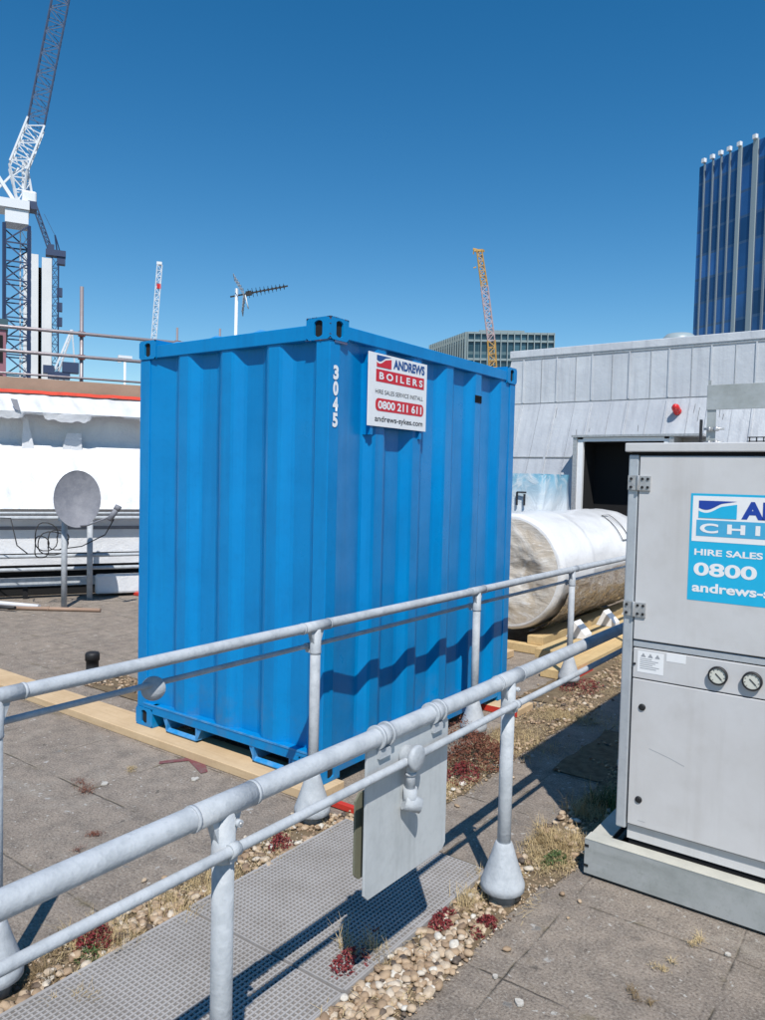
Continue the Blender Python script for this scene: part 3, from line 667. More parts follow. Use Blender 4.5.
# fork pockets under the end rail
for xa, xb in ((-1.275, -0.985), (-0.515, -0.225)):
    b = MB()
    for yy in (0.004,):
        b.box(xa, xa + 0.012, yy, L - 0.01, Z0 + 0.012, Z0 + 0.087); b.box(xb - 0.012, xb, yy, L - 0.01, Z0 + 0.012, Z0 + 0.087)
        b.prism([(xa + 0.012, yy, Z0 + 0.012), (xb - 0.012, yy, Z0 + 0.012), (xb - 0.012, yy + 0.02, Z0 + 0.030), (xa + 0.012, yy + 0.02, Z0 + 0.030)], (0, 0.004, -0.008))
        b.prism([(xa - 0.035, yy + 0.006, Z0 + 0.087), (xa, yy + 0.006, Z0 + 0.087), (xa, yy + 0.006, Z0 + 0.02)], (0, 0.006, 0))
        b.prism([(xb + 0.035, yy + 0.006, Z0 + 0.087), (xb, yy + 0.006, Z0 + 0.087), (xb, yy + 0.006, Z0 + 0.02)], (0, 0.006, 0))
    b.build('fork_pocket', 'blue_edge', ct)
b = MB(); b.box(-W + 0.06, -0.06, 0.06, L - 0.06, Z0 + 0.06, Z0 + 0.10); b.build('floor_frame', 'dark', ct)
# roof sheet with pressed swages
b = MB()
def roof_pt(a, c):
    x = -W + 0.03 + (W - 0.06) * a; y = 0.012 + (L - 0.03) * c
    u = ((x + 1.105) / 0.36) % 1.0; h = max(0, min(1, 3.2 * (0.5 - abs(u - 0.5)) - 0.75)); ex = max(0, min(1, min(x + W, -x) * 6 - 0.9)); ey = max(0, min(1, min(c, 1 - c) * 60))
    v = (y / 0.37) % 1.0; hy = max(0, min(1, 3.2 * (0.5 - abs(v - 0.5)) - 0.6)); nearx = max(0, 1 - max(0, -x - 0.05) * 6)
    return (x, y, Z1 - 0.036 + 0.034 * h * ex * ey)
b.grid(roof_pt, 140, 40, False); b.build('roof', 'blue_edge', ct)
b = MB(); b.box(-0.0115, -0.010, 1.53, 1.62, 2.185, 2.235)
for k in range(4): b.box(-0.0100, -0.006, 1.53, 1.62, 2.19 + k * 0.012, 2.194 + k * 0.012)
b.build('vent', 'dark', ct)
b = MB(); b.box(-0.10, -0.012, 0.0055, 0.0015, Z1 - 0.119, Z1 - 0.113); b.box(-0.0055, -0.0012, 0.04, 0.14, Z1 - 0.128, Z1 - 0.112); b.build('rust_patch', 'rust', ct)
rr3 = random.Random(4); b = MB()
for k in range(34):   # chipped paint along the near corner casting and rail edges
    t = rr3.random(); w_ = rr3.uniform(0.003, 0.010)
    if k < 12: x, y, z = -0.0, rr3.uniform(0.0, 0.15), Z1
    elif k < 20: x, y, z = rr3.uniform(-0.165, 0), 0.0, Z1
    elif k < 28: x, y, z = -0.0, 0.0, Z1 - rr3.uniform(0, 0.115)
    else: x, y, z = rr3.uniform(-0.165, 0), 0.0, Z1 - 0.115
    b.box(x - w_ * 0.7, x + 0.0008, y - 0.0008, y + w_ * 0.7, z - w_ * 0.5, z + 0.0008)
b.build('chipped_edge', 'rust', ct)
pl = Plate((-0.004, 0.034, 2.240), (0, 1, 0), 0.042, 0.325)
for k, ch in enumerate('3045'):
    pl.text(ch, 0, 1, 0.004 + k * 0.25, 0.234 + k * 0.25, 0.001, 'white', ct, 0.05)
# hire sign on the side
sg = thing('hire_sign', 'white and red boiler hire sign fixed to the side of the blue container', 'sign', (0.02, 0.6, 2.15))
b = MB(); b.box(0.004, 0.010, 0.315, 0.897, 1.948, 2.349); b.build('board', 'white', sg, bevel=0.001)
for y in (0.36, 0.85): MB().box(-0.05, 0.0035, y - 0.012, y + 0.012, 1.90, 2.34).build('batten', 'blue', sg)
P = Plate((0.010, 0.315, 2.349), (0, 1, 0), 0.582, 0.401)
P.wave_logo(0.12, 0.36, 0.025, 0.185, 0.001, 'print_navy', 'print_red', sg)
P.text('ANDREWS', 0.395, 0.95, 0.035, 0.17, 0.0012, 'print_navy', sg, 0.045)
P.rect(0.115, 0.945, 0.215, 0.385, 0.001, 'print_red', 'red_bar', sg)
P.text('B O I L E R S', 0.165, 0.915, 0.25, 0.35, 0.002, 'white', sg, 0.03)
P.text('HIRE SALES SERVICE INSTALL', 0.11, 0.93, 0.49, 0.55, 0.0012, 'print_black', sg, 0.0)
P.rect(0.115, 0.945, 0.61, 0.785, 0.001, 'print_red', 'red_pill', sg, r=0.028)
P.text('0800 211 611', 0.155, 0.905, 0.64, 0.755, 0.002, 'white', sg, 0.03)
P.text('andrews-sykes.com', 0.11, 0.935, 0.85, 0.955, 0.0012, 'print_black', sg, 0.012)

# timber bearers below the container
tag(MB().box(-5.2, 0.05, -0.105, 0.13, 0.001, 0.050).build('timber_bearer', 'timber', bevel=0.004), 'long pale timber plank under the near end of the blue container', 'plank')
t = thing('timber_bearer', 'timber plank under the far end of the container with red edge', 'plank', (-0.8, L - 0.1, 0))
MB().box(-1.75, 0.22, L - 0.28, L - 0.02, 0.001, 0.050).build('board', 'timber', t, bevel=0.004)
MB().box(-0.2, 0.221, L - 0.283, L - 0.281, 0.006, 0.048).build('red_edge', 'redpaint', t)
tag(MB().box(0.10, 0.285, -0.075, -0.045, 0.005, 0.036).build('timber_offcut', 'redpaint', bevel=0.003), 'red painted timber offcut behind the hanging plate beside the pebbles', 'offcut')

# ================================================================= CHILLER
CX0, CX1, CY0, CY1 = 1.492, 3.05, 0.15, 2.35
ch = thing('chiller_unit', 'grey packaged chiller cabinet with blue hire decal and two gauges', 'chiller', (2.2, 1.2, 0))
b = MB(); b.box(CX0 + 0.012, CX1 - 0.01, CY0 + 0.02, CY1, 0.24, 1.785); b.build('cabinet', 'chiller', ch)
b = MB(); b.box(CX0, CX0 + 0.042, CY0 + 0.004, CY0 + 0.05, 0.225, 1.785); b.build('corner_frame', 'frame', ch, bevel=0.006)
b = MB(); b.box(CX1 - 0.042, CX1, CY0 + 0.004, CY0 + 0.05, 0.225, 1.785); b.build('corner_frame', 'frame', ch, bevel=0.006)
b = MB(); b.box(CX0, CX0 + 0.04, CY1 - 0.045, CY1 + 0.003, 0.225, 1.785); b.build('corner_frame', 'frame', ch, bevel=0.006)
b = MB(); b.box(CX0 - 0.012, CX1 + 0.012, CY0 - 0.014, CY1 + 0.012, 1.796, 1.832); b.build('lid', 'chiller', ch, bevel=0.004)
b = MB(); b.box(CX0 + 0.01, CX1 - 0.01, CY0 + 0.008, CY0 + 0.02, 1.783, 1.797); b.build('lid_gap', 'dark', ch)
b = MB(); b.box(CX0 + 0.047, CX1 - 0.047, CY0, CY0 + 0.019, 1.026, 1.780); ud = b.build('upper_door', 'chiller', ch, bevel=0.003)
b = MB(); b.box(CX0 + 0.046, CX1 - 0.046, CY0 + 0.006, CY0 + 0.019, 0.995, 1.020); b.build('cross_rail', 'frame', ch, bevel=0.002)
b = MB(); b.box(CX0 + 0.050, CX1 - 0.047, CY0, CY0 + 0.019, 0.868, 0.990); gp = b.build('gauge_panel', 'chiller', ch, bevel=0.002)
b = MB(); b.box(CX0 + 0.050, CX1 - 0.047, CY0, CY0 + 0.019, 0.252, 0.863); ld = b.build('lower_door', 'chiller', ch, bevel=0.003)
b = MB(); b.box(CX0 + 0.044, CX1 - 0.044, CY0 + 0.0150, CY0 + 0.0198, 0.245, 1.784); b.build('door_gap', 'dark', ch)
b = MB(); b.box(CX0 + 0.045, CX1 - 0.06, CY0 + 0.022, CY1 - 0.05, 0.182, 0.239); b.build('plinth', 'chiller', ch)
b = MB(); b.box(CX0 + 0.05, CX1 - 0.065, CY0 + 0.03, CY1 - 0.05, 0.02, 0.181); b.build('plinth_void', 'dark', ch)
for zc in (1.670, 1.152):
    b = MB(); b.box(CX0 + 0.002, CX0 + 0.046, CY0 - 0.006, CY0 - 0.0005, zc - 0.030, zc + 0.030); b.box(CX0 + 0.044, CX0 + 0.094, CY0 - 0.008, CY0 - 0.0005, zc - 0.032, zc + 0.028)
    b.tube([(CX0 + 0.045, CY0 - 0.009, zc - 0.031), (CX0 + 0.045, CY0 - 0.009, zc + 0.030)], 0.006, 10)
    h = b.build('hinge', 'hinge', ch, bevel=0.001)
    b = MB()
    for x in (0.016, 0.062, 0.084):
        for z in (-0.018, 0.016): b.tube([(CX0 + x, CY0 - 0.0115, zc + z), (CX0 + x, CY0 - 0.005, zc + z)], 0.0055, 10)
    b.build('hinge_screws', 'rubber', h)
for zc in (0.75, 0.364):
    b = MB(); b.lathe((1.586, CY0 + 0.002, zc), [(0.014, 0), (0.014, 0.006), (0.010, 0.009), (0.006, 0.009)], 18, (0, -1, 0)); b.build('latch', 'rubber', ch)
for k, xc in enumerate((1.872, 1.993)):
    zc = 0.932 - 0.0
    b = MB(); b.lathe((xc, CY0, zc), [(0.034, 0), (0.036, 0.004), (0.036, 0.016), (0.033, 0.019), (0.030, 0.019), (0.029, 0.013), (0.002, 0.013)], 40, (0, -1, 0), True); g = b.build('pressure_gauge', 'rubber', ch)
    b = MB(); b.lathe((xc, CY0 - 0.0135, zc), [(0.029, 0), (0.029, 0.0015), (0.001, 0.0016)], 40, (0, -1, 0), True); b.build('dial', 'gauge_face', g)
    b = MB(); b.bar((xc - 0.008, CY0 - 0.0165, zc + 0.009), (xc + 0.015, CY0 - 0.0165, zc - 0.013), 0.001, 0.0035)
    for t in range(9):
        an = R(-135 + t * 33.7); b.bar((xc + 0.022 * math.sin(an), CY0 - 0.0162, zc + 0.022 * math.cos(an)), (xc + 0.027 * math.sin(an), CY0 - 0.0162, zc + 0.027 * math.cos(an)), 0.0008, 0.0015)
    b.build('needle', 'print_black', g)
# warning sticker
P = Plate((1.560, CY0, 0.982), (1, 0, 0), 0.105, 0.088)
P.rect(0, 1, 0, 1, 0.0008, 'white', 'warning_sticker', ch)
for k in range(3):
    a = 0.12 + k * 0.27
    mbt = MB(); mbt.quad([P.P(a, 0.27, 0.0014), P.P(a + 0.2, 0.27, 0.0014), P.P(a + 0.1, 0.08, 0.0014)]); mbt.build('warning_triangle', 'print_grey', ch, fix=False)
for k in range(6): P.rect(0.1, 0.55 + 0.35 * ((k * 37 % 10) / 10), 0.34 + k * 0.09, 0.37 + k * 0.09, 0.0014, 'print_grey', 'sticker_line', ch)
P2 = Plate((1.675, CY0, 0.990), (1, 0, 0), 0.075, 0.035); P2.rect(0, 1, 0, 1, 0.0008, 'white', 'blank_label', ch)
b = MB(); b.lathe((1.549, CY0, 0.925), [(0.005, 0), (0.005, 0.004)], 10, (0, -1, 0)); b.build('screw', 'rubber', ch)
# scratches
b = MB()
for x0, z0, x1, z1 in ((1.62, 0.585, 1.70, 0.565), (1.70, 0.565, 1.76, 0.545), (1.585, 0.276, 1.615, 0.276)): b.bar((x0, CY0 - 0.0004, z0), (x1, CY0 - 0.0004, z1), 0.0003, 0.0016)
b.build('scratch', 'print_grey', ch)
# hire decal
DX, DT = 1.744, 1.634
P = Plate((DX, CY0, DT), (1, 0, 0), 0.69, 0.42)
P.rect(0, 1, 0, 1, 0.0008, 'print_cyan', 'decal_ground', ch)
P.rect(0.012, 0.985, 0.022, 0.445, 0.0014, 'white', 'decal_white_field', ch)
P.wave_logo(0.045, 0.245, 0.065, 0.225, 0.0020, 'print_blue', 'print_cyan', ch)
P.text('ANDREWS', 0.268, 0.945, 0.062, 0.225, 0.0022, 'print_blue', ch, 0.05)
P.rect(0.035, 0.965, 0.245, 0.395, 0.0020, 'print_sky', 'decal_bar', ch)
P.text('C H I L L E R S', 0.055, 0.93, 0.275, 0.365, 0.0028, 'white', ch, 0.035)
P.text('HIRE SALES SERVICE INSTALL', 0.03, 0.96, 0.515, 0.575, 0.0016, 'white', ch, 0.028)
P.text('0800 211 611', 0.03, 0.915, 0.64, 0.765, 0.0016, 'white', ch, 0.03)
P.text('andrews-sykes.com', 0.025, 0.80, 0.83, 0.945, 0.0016, 'white', ch, 0.03)
# skid
sk = thing('steel_skid', 'galvanised steel channel skid beneath the grey chiller cabinet', 'skid', (2.2, 1.2, 0))
def channel(x0, x1, y, s, zt=0.162, zb=0.014):
    b = MB()
    b.prism([(x0, y, zb), (x0, y + s * 0.07, zb), (x0, y + s * 0.07, zb + 0.008), (x0, y + s * 0.008, zb + 0.012), (x0, y + s * 0.008, zt - 0.012), (x0, y + s * 0.07, zt - 0.008), (x0, y + s * 0.07, zt), (x0, y, zt)], (x1 - x0, 0, 0))
    return b
channel(1.385, 3.2, 0.09, 1).build('channel', 'galv', sk, bevel=0.003)
channel(1.385, 3.2, 2.42, -1).build('channel', 'galv', sk, bevel=0.003)
MB().box(1.387, 3.2, 0.0885, 0.1605, 0.1625, 0.165).build('worn_top_flange', 'galvtop', sk)
b = MB(); b.prism([(1.387, 0.17, 0.150), (1.47, 0.17, 0.150), (1.47, 2.34, 0.150), (1.387, 2.34, 0.150)], (0, 0, 0.008)); b.box(1.392, 1.40, 0.17, 2.34, 0.02, 0.149); b.build('side_channel', 'galvtop', sk)
b = MB()
for z in (0.135, 0.05): b.box(1.3865, 1.405, 0.0865, 0.0885, z - 0.005, z + 0.005)
b.build('slot', 'dark', sk)
MB().box(1.42, 3.15, 0.12, 2.38, 0.002, 0.013).build('rubber_pad', 'rubber', sk)
# lifting frame on the chiller roof
lf = thing('lifting_frame', 'galvanised beam on clamped stub post standing on the chiller roof', 'frame', (1.65, 0.95, 1.833))
MB().box(1.605, 2.9, 0.93, 0.935, 2.030, 2.150).build('channel_beam', 'galv', lf, bevel=0.002)
b = MB(); b.box(1.6075, 1.6135, 0.936, 0.97, 1.834, 2.175); b.box(1.612, 1.648, 0.9365, 0.942, 1.85, 2.03); b.build('stub_post', 'galv', lf)
MB().box(1.575, 1.584, 0.935, 0.96, 1.834, 1.985).build('black_angle', 'rubber', lf)
b = MB()
for z in (1.872, 1.938):
    b.tube([(1.60, 0.925, z), (1.69, 0.925, z)], 0.006, 10); b.tube([(1.645, 0.925, z), (1.665, 0.925, z)], 0.013, 6); b.tube([(1.618, 0.925, z), (1.630, 0.925, z)], 0.012, 6)
b.build('clamp_bolts', 'hinge', lf)
MB().box(1.575, 1.70, 0.90, 0.98, 1.834, 1.846).build('base_plate', 'hinge', lf)
b = MB(); b.tube([(1.80, 0.45, 1.836)] + [(1.80 + 0.02 * k, 0.45 - 0.012 * k, 1.838 + 0.004 * math.sin(k)) for k in range(1, 7)], 0.004, 8)
tag(b.build('cable_end', 'rubber'), 'short black cable end lying on the chiller lid', 'cable')
fg = thing('fan_guard', 'black wire fan guard on top of the chiller at the right edge', 'guard', (2.0, 0.85, 1.833))
b = MB()
for k in range(8): b.bar((1.808 + k * 0.03, 0.9, 1.834), (1.808 + k * 0.03, 0.9, 1.895), 0.005)
for k in range(4): b.bar((1.80, 0.9, 1.837 + k * 0.019), (2.4, 0.9, 1.837 + k * 0.019), 0.005)
b.build('wire_grille', 'rubber', fg)
b = MB(); b.lathe((2.14, 0.9 + 0.28, 1.834), [(0.27, 0), (0.27, 0.07), (0.25, 0.09), (0.05, 0.10)], 26); b.build('fan_cowl', 'rubber', fg)

# ================================================================= ZINC BUILDING
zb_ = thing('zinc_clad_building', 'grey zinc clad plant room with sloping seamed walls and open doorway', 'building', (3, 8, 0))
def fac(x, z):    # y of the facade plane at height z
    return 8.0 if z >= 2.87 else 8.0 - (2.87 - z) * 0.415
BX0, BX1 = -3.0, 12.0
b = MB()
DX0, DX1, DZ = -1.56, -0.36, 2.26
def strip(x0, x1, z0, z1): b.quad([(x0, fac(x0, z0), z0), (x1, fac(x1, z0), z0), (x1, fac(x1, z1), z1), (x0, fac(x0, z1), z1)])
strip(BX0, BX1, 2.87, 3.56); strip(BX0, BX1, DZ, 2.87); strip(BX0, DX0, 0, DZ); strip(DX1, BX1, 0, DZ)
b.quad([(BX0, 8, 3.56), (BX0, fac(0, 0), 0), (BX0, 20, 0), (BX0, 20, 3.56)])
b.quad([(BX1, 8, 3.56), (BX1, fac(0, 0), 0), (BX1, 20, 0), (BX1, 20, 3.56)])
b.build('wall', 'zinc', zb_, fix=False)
b = MB(); b.quad([(BX0, 8, 3.60), (BX1, 8, 3.60), (BX1, 20, 3.62), (BX0, 20, 3.62)]); b.build('roof', 'zinc', zb_, fix=False)
b = MB(); b.box(BX0 - 0.02, BX1, 7.975, 8.10, 3.585, 3.70); b.box(BX0 - 0.02, BX0 + 0.1, 8.1, 20, 3.56, 3.70); b.build('parapet_cap', 'zinc', zb_, bevel=0.01)
MB().box(BX0, BX1, 7.988, 7.9995, 3.556, 3.584).build('drip_edge', 'hinge', zb_)
b = MB(); k = 0; x = BX0 + 0.22
while x < BX1:
    w = 0.010
    b.box(x - w, x + w, 7.980, 7.998, 2.88, 3.553)
    z0 = 0.02 if not (DX0 - 0.12 < x + 0.12 < DX1 + 0.02) else DZ + 0.06
    b.obox((x, (fac(0, z0) + 8.0) / 2 - 0.014, (z0 + 2.85) / 2), (w * 1.3, 0, 0), (0, 0.015, 0), (0, (8.0 - fac(0, z0)) / 2, (2.85 - z0) / 2))
    x += 0.555; k += 1
b.build('standing_seam', 'zinc', zb_)
b = MB(); x = BX0 + 0.22 + 0.30
while x < BX1:
    b.box(x - 0.004, x + 0.004, 7.991, 7.9985, 2.88, 3.553)
    z0 = 0.02 if not (DX0 - 0.12 < x < DX1 + 0.12) else DZ + 0.06
    b.obox((x, (fac(0, z0) + 8.0) / 2 - 0.004, (z0 + 2.85) / 2), (0.005, 0, 0), (0, 0.005, 0), (0, (8.0 - fac(0, z0)) / 2, (2.85 - z0) / 2))
    x += 0.555
b.build('sheet_joint', 'hinge', zb_)
b = MB(); b.box(BX0, BX1, 7.988, 7.9985, 2.866, 2.874); b.box(BX0, DX0 - 0.1, fac(0, 2.02) - 0.02, fac(0, 2.02) + 0.004, 2.012, 2.026); b.build('horizontal_seam', 'hinge', zb_)
b = MB()
r2 = random.Random(11)
for _ in range(14):
    x = r2.uniform(-2.7, 3); z = r2.uniform(2.3, 2.7); l = r2.uniform(0.05, 0.2)
    b.bar((x, fac(0, z) - 0.003, z), (x + r2.uniform(-.01, .02), fac(0, z + l) - 0.003, z + l), 0.004, 0.002)
b.build('streak', 'dark', zb_)
# door dormer: vertical frame standing proud of the slope
yD = 7.30
b = MB(); b.box(DX0 - 0.09, DX0 - 0.03, yD, 7.9, 0.0, DZ + 0.03); b.box(DX1 + 0.03, DX1 + 0.09, yD, 7.9, 0, DZ + 0.03); b.box(DX0 - 0.11, BX1 - 11.9, yD - 0.02, 7.9, DZ + 0.03, DZ + 0.06); b.build('dormer_cheek', 'hinge', zb_)
dr = MB(); dr.box(DX0 - 0.028, DX0 + 0.05, yD + 0.02, yD + 0.08, 0.0, DZ + 0.0); dr.box(DX1 - 0.04, DX1 + 0.028, yD + 0.02, yD + 0.08, 0.0, DZ); dr.box(DX0 + 0.05, DX1 - 0.04, yD + 0.02, yD + 0.08, DZ - 0.03, DZ + 0.025)
df = dr.build('door_frame', 'white', zb_)
b = MB(); b.box(DX0 + 0.05, DX1 - 0.04, yD + 0.5, yD + 0.55, 0, DZ); b.box(DX0 + 0.045, DX0 + 0.052, yD + 0.08, yD + 0.5, 0, DZ); b.box(DX1 - 0.045, DX1 - 0.04, yD + 0.08, yD + 0.5, 0, DZ); b.box(DX0 + .05, DX1 - .04, yD + 0.08, yD + 0.5, DZ - 0.035, DZ - 0.03)
b.build('doorway_interior', 'dark', zb_)
# red beacon
bc = thing('warning_beacon', 'red sounder beacon mounted on the sloping zinc wall', 'beacon', (-0.39, 7.9, 2.66))
b = MB(); b.lathe((-0.40, fac(0, 2.66), 2.66), [(0.055, 0), (0.055, 0.04), (0.035, 0.055)], 20, (0, -0.9, 0.4)); b.build('base', 'lamp_red', bc)
b = MB(); b.lathe((-0.40, fac(0, 2.66) - 0.05, 2.682), [(0.048, 0), (0.054, 0.02), (0.052, 0.08), (0.03, 0.12), (0.005, 0.13)], 20, (0, -0.9, 0.4)); b.build('lens', 'lamp_red', bc)
for x, y, w in ((-2.9, 16.3, 0.9), (-9.0, 30.0, 1.2)):
    pass
rv = MB(); rv.box(-3.0, -2.35, 16.0, 16.6, 3.6, 5.0); rv.lathe((-2.68, 16.3, 5.0), [(0.42, 0), (0.42, 0.18), (0.30, 0.30), (0.05, 0.34)], 20)
tag(rv.build('roof_vent', 'fin', bevel=0.02), 'low grey roof vent showing above the zinc roofline near the glass tower', 'vent')

# ================================================================= WRAPPED CYLINDER, SHEETED CRATE, BEARERS
tb = thing('wrapped_tank', 'large white plastic wrapped cylinder lying on its side on timbers', 'tank', (-0.84, 5, 0.15))
TX, TZ, TR, TY0, TY1 = -0.835, 0.775, 0.575, 3.80, 6.45
def tank_pt(a, c, r=TR, y0=TY0, y1=TY1):
    an = 2 * math.pi * c; y = y0 + (y1 - y0) * a
    k = 1 + 0.035 * noise.noise(Vector((math.cos(an) * 2, math.sin(an) * 2, y * 1.5))) + 0.014 * noise.noise(Vector((math.cos(an) * 7, math.sin(an) * 7, y * 5)))
    k += 0.012 * max(0, 1 - abs(y - 4.55) / 0.05) - (0.02 if y > 4.55 else 0) - (0.05 * max(0, (y - 6.2) / 0.25))
    return (TX + r * k * math.cos(an), y, TZ + r * k * math.sin(an))
b = MB(); b.grid(tank_pt, 50, 72); b.build('white_wrap', 'tubefilm', tb, fix=False)
b = MB()   # near end: rounded white rim then the clear creased wrap
def end_pt(a, c):
    an = 2 * math.pi * c; prof = [(1.0, 0.0), (0.985, -0.03), (0.95, -0.05), (0.90, -0.055)]; t = a * 3; i = min(2, int(t)); f_ = t - i
    rr = prof[i][0] * (1 - f_) + prof[i + 1][0] * f_; dy = prof[i][1] * (1 - f_) + prof[i + 1][1] * f_
    k = 1 + 0.035 * noise.noise(Vector((math.cos(an) * 2, math.sin(an) * 2, TY0 * 1.5))) + 0.014 * noise.noise(Vector((math.cos(an) * 7, math.sin(an) * 7, TY0 * 5)))
    return (TX + TR * rr * k * math.cos(an), TY0 + dy, TZ + TR * rr * k * math.sin(an))
b.grid(end_pt, 9, 72); b.build('rolled_rim', 'tubefilm', tb, fix=False)
b = MB()
def face_pt(a, c):
    an = 2 * math.pi * c; r = TR * 0.905 * (1 - a); x = r * math.cos(an); z = r * math.sin(an)
    y = TY0 - 0.055 + 0.05 * noise.noise(Vector((x * 3, 0, z * 3))) * min(1, a * 4) + 0.012 * noise.noise(Vector((x * 11 + z * 6, 3, z * 12))) * min(1, a * 4) - 0.02 * min(1, a * 3)
    return (TX + x, y, TZ + z)
b.grid(face_pt, 26, 90); b.build('end_wrap', 'clear', tb, fix=False)
b = MB()   # loose brown sheeting on the lower camera-side half
def skirt(a, c):
    an = R(22 - 100 * c); y = 3.86 + 2.55 * a; k = 1.0 + 0.045 * c + 0.03 * noise.noise(Vector((an * 4, y * 4, 1))) + 0.02 * noise.noise(Vector((an * 9, y * 12, 1)))
    return (TX + (TR + 0.02) * k * math.cos(an), y, TZ + (TR + 0.02) * k * math.sin(an))
an0 = 0
b.grid(lambda a, c: skirt(a, 0.18 + 0.82 * c + (0.10 * (1 - c) * (1 - a))), 60, 24); b.build('lower_wrap', 'brownwrap', tb, fix=False)
b = MB()   # black printed frame on the wrap
def on_tank(y, deg, lift=0.012): return (TX + (TR * 0.985 + lift) * math.cos(R(deg)), y, TZ + (TR * 0.985 + lift) * math.sin(R(deg)))
def seg(y0, d0, y1, d1, n=8):
    for k in range(n):
        p = on_tank(y0 + (y1 - y0) * k / n, d0 + (d1 - d0) * k / n); q = on_tank(y0 + (y1 - y0) * (k + 1) / n, d0 + (d1 - d0) * (k + 1) / n)
        b.bar(p, q, 0.014, 0.004)
seg(5.55, 62, 5.55, 25); seg(5.78, 62, 5.78, 25); seg(5.55, 62, 5.78, 62, 2); seg(5.55, 25, 5.78, 25, 2); b.build('printed_frame', 'print_black', tb)
for k, (yy, lab) in enumerate(((3.95, 'white wedge chock nearest the open end of the wrapped tank'), (4.75, 'white wedge chock under the middle of the wrapped tank'), (5.55, 'white wedge chock closest to the chiller below the wrapped tank'))):
    b = MB(); b.prism([(-0.30, yy, 0.167), (-0.10, yy, 0.167), (-0.10, yy, 0.21), (-0.22, yy, 0.33)], (0, 0.16, 0))
    tag(b.build('wedge_chock', 'white', bevel=0.004), lab, 'chock')
for k, (x0, x1, y0, z0, z1, lab) in enumerate(((-0.62, -0.46, 3.78, 0.085, 0.165, 'yellow timber beam under the wrapped tank on its inner side'), (-0.32, -0.08, 3.30, 0.085, 0.165, 'upper yellow timber beam carrying the white wedge chocks'), (-0.13, 0.10, 3.00, 0.004, 0.078, 'lowest yellow timber beam lying nearest the railing'), (-1.30, -1.10, 3.6, 0.085, 0.165, 'yellow timber beam under the wrapped tank on its far side'))):
    tag(MB().box(x0, x1, y0, 7.0, z0, z1).build('timber_beam', 'timber2', bevel=0.004), lab, 'timber beam')
for k, (y0, lab) in enumerate(((3.72, 'short cross bearer below the near end of the tank beams'), (4.95, 'short cross bearer below the middle of the tank beams'), (6.3, 'short cross bearer below the far end of the tank beams'))):
    t = thing('cross_bearer', lab, 'timber', (-0.7, y0, 0))
    MB().box(-1.4, -0.135, y0, y0 + 0.1, 0.005, 0.083).build('board', 'timber2', t, bevel=0.003)
tag(MB().box(0.105, 0.15, 3.05, 3.5, 0.003, 0.04).build('red_batten', 'redpaint', bevel=0.003), 'short red batten beside the lowest yellow beam at the rail post', 'batten')
t = tag(MB().box(-1.5, -0.62, 3.1, 3.5, 0.005, 0.07).build('timber_pallet_board', 'timber', bevel=0.004), 'pale board lying on the paving before the wrapped tank', 'board')
cr = thing('sheeted_crate', 'tall crate in blue and white plastic sheeting behind the tank', 'crate', (-1.7, 5.9, 0))
b = MB()
def crate_pt(a, c):
    seq = [(-2.2, 5.55), (-1.30, 5.55), (-1.30, 6.35), (-2.2, 6.35), (-2.2, 5.55)]; t = a * 4; i = min(3, int(t)); f_ = t - i
    x = seq[i][0] * (1 - f_) + seq[i + 1][0] * f_; y = seq[i][1] * (1 - f_) + seq[i + 1][1] * f_
    n_ = 0.03 * noise.noise(Vector((x * 4, y * 4, c * 5))); return (x + n_, y + n_, 0.02 + 1.73 * c)
b.grid(crate_pt, 48, 30); b.quad([(-2.2, 5.55, 1.745), (-1.3, 5.55, 1.745), (-1.3, 6.35, 1.745), (-2.2, 6.35, 1.745)]); b.build('sheeting', 'tarp', cr, fix=False)
b = MB()
for q in (((-1.62, 1.52), (-1.50, 1.52)), ((-1.62, 1.52), (-1.62, 1.36)), ((-1.52, 1.50), (-1.52, 1.36))): b.bar((q[0][0], 5.51, q[0][1]), (q[1][0], 5.51, q[1][1]), 0.02, 0.02)
b.build('printed_mark', 'print_black', cr)

# ================================================================= LEFT: WRAPPED PARAPET, SCAFFOLD
B0 = Vector((-7.16, 2.56, 0)); dD = Vector((0.483, 0.8756, 0)); nD = Vector((0.8756, -0.483, 0))
def wp(s, o, z): return B0 + dD * s + nD * o + Vector((0, 0, z))
S0, S1 = -6.0, 6.0
pw = thing('film_wrapped_parapet', 'white shrink film wrapped parapet with a torn bulging upper sheet', 'parapet', tuple(wp(0, -0.3, 0)))
def film_pt(prof, amp, fr):
    def f(a, c):
        s = S0 + (S1 - S0) * a; t = c * (len(prof) - 1); i = min(len(prof) - 2, int(t)); g = t - i
        o = prof[i][0] * (1 - g) + prof[i + 1][0] * g; z = prof[i][1] * (1 - g) + prof[i + 1][1] * g
        n1 = noise.noise(Vector((s * fr, z * fr * 0.8, 3))); n2 = noise.noise(Vector((s * fr * 3.3 + z * 2, z * fr * 1.6, 7)))
        e = math.sin(math.pi * min(1, max(0, c))) ** 0.5
        return wp(s, o + amp * n1 * e + amp * 0.4 * n2 * e, z + (0.6 * amp * n2 * e))
    return f
b = MB(); b.grid(film_pt([(-0.06, 2.665), (0.06, 2.60), (0.24, 2.49), (0.34, 2.40)], 0.05, 2.4), 500, 22); b.build('upper_film', 'film', pw, fix=False)
b = MB()     # ragged hanging hem of the upper film
def hem(a, c):
    s = S0 + (S1 - S0) * a; q = noise.noise(Vector((s * 1.7, 1, 0))); d = 0.03 + (0.05 if q > 0.02 else 0.0) + 0.06 * q + 0.035 * noise.noise(Vector((s * 11, 4, 0)))
    return wp(s, 0.34 - 0.02 * c + 0.01 * noise.noise(Vector((s * 8, c, 0))), 2.40 - d * c)
b.grid(hem, 400, 3); b.build('film_hem', 'film', pw, fix=False)
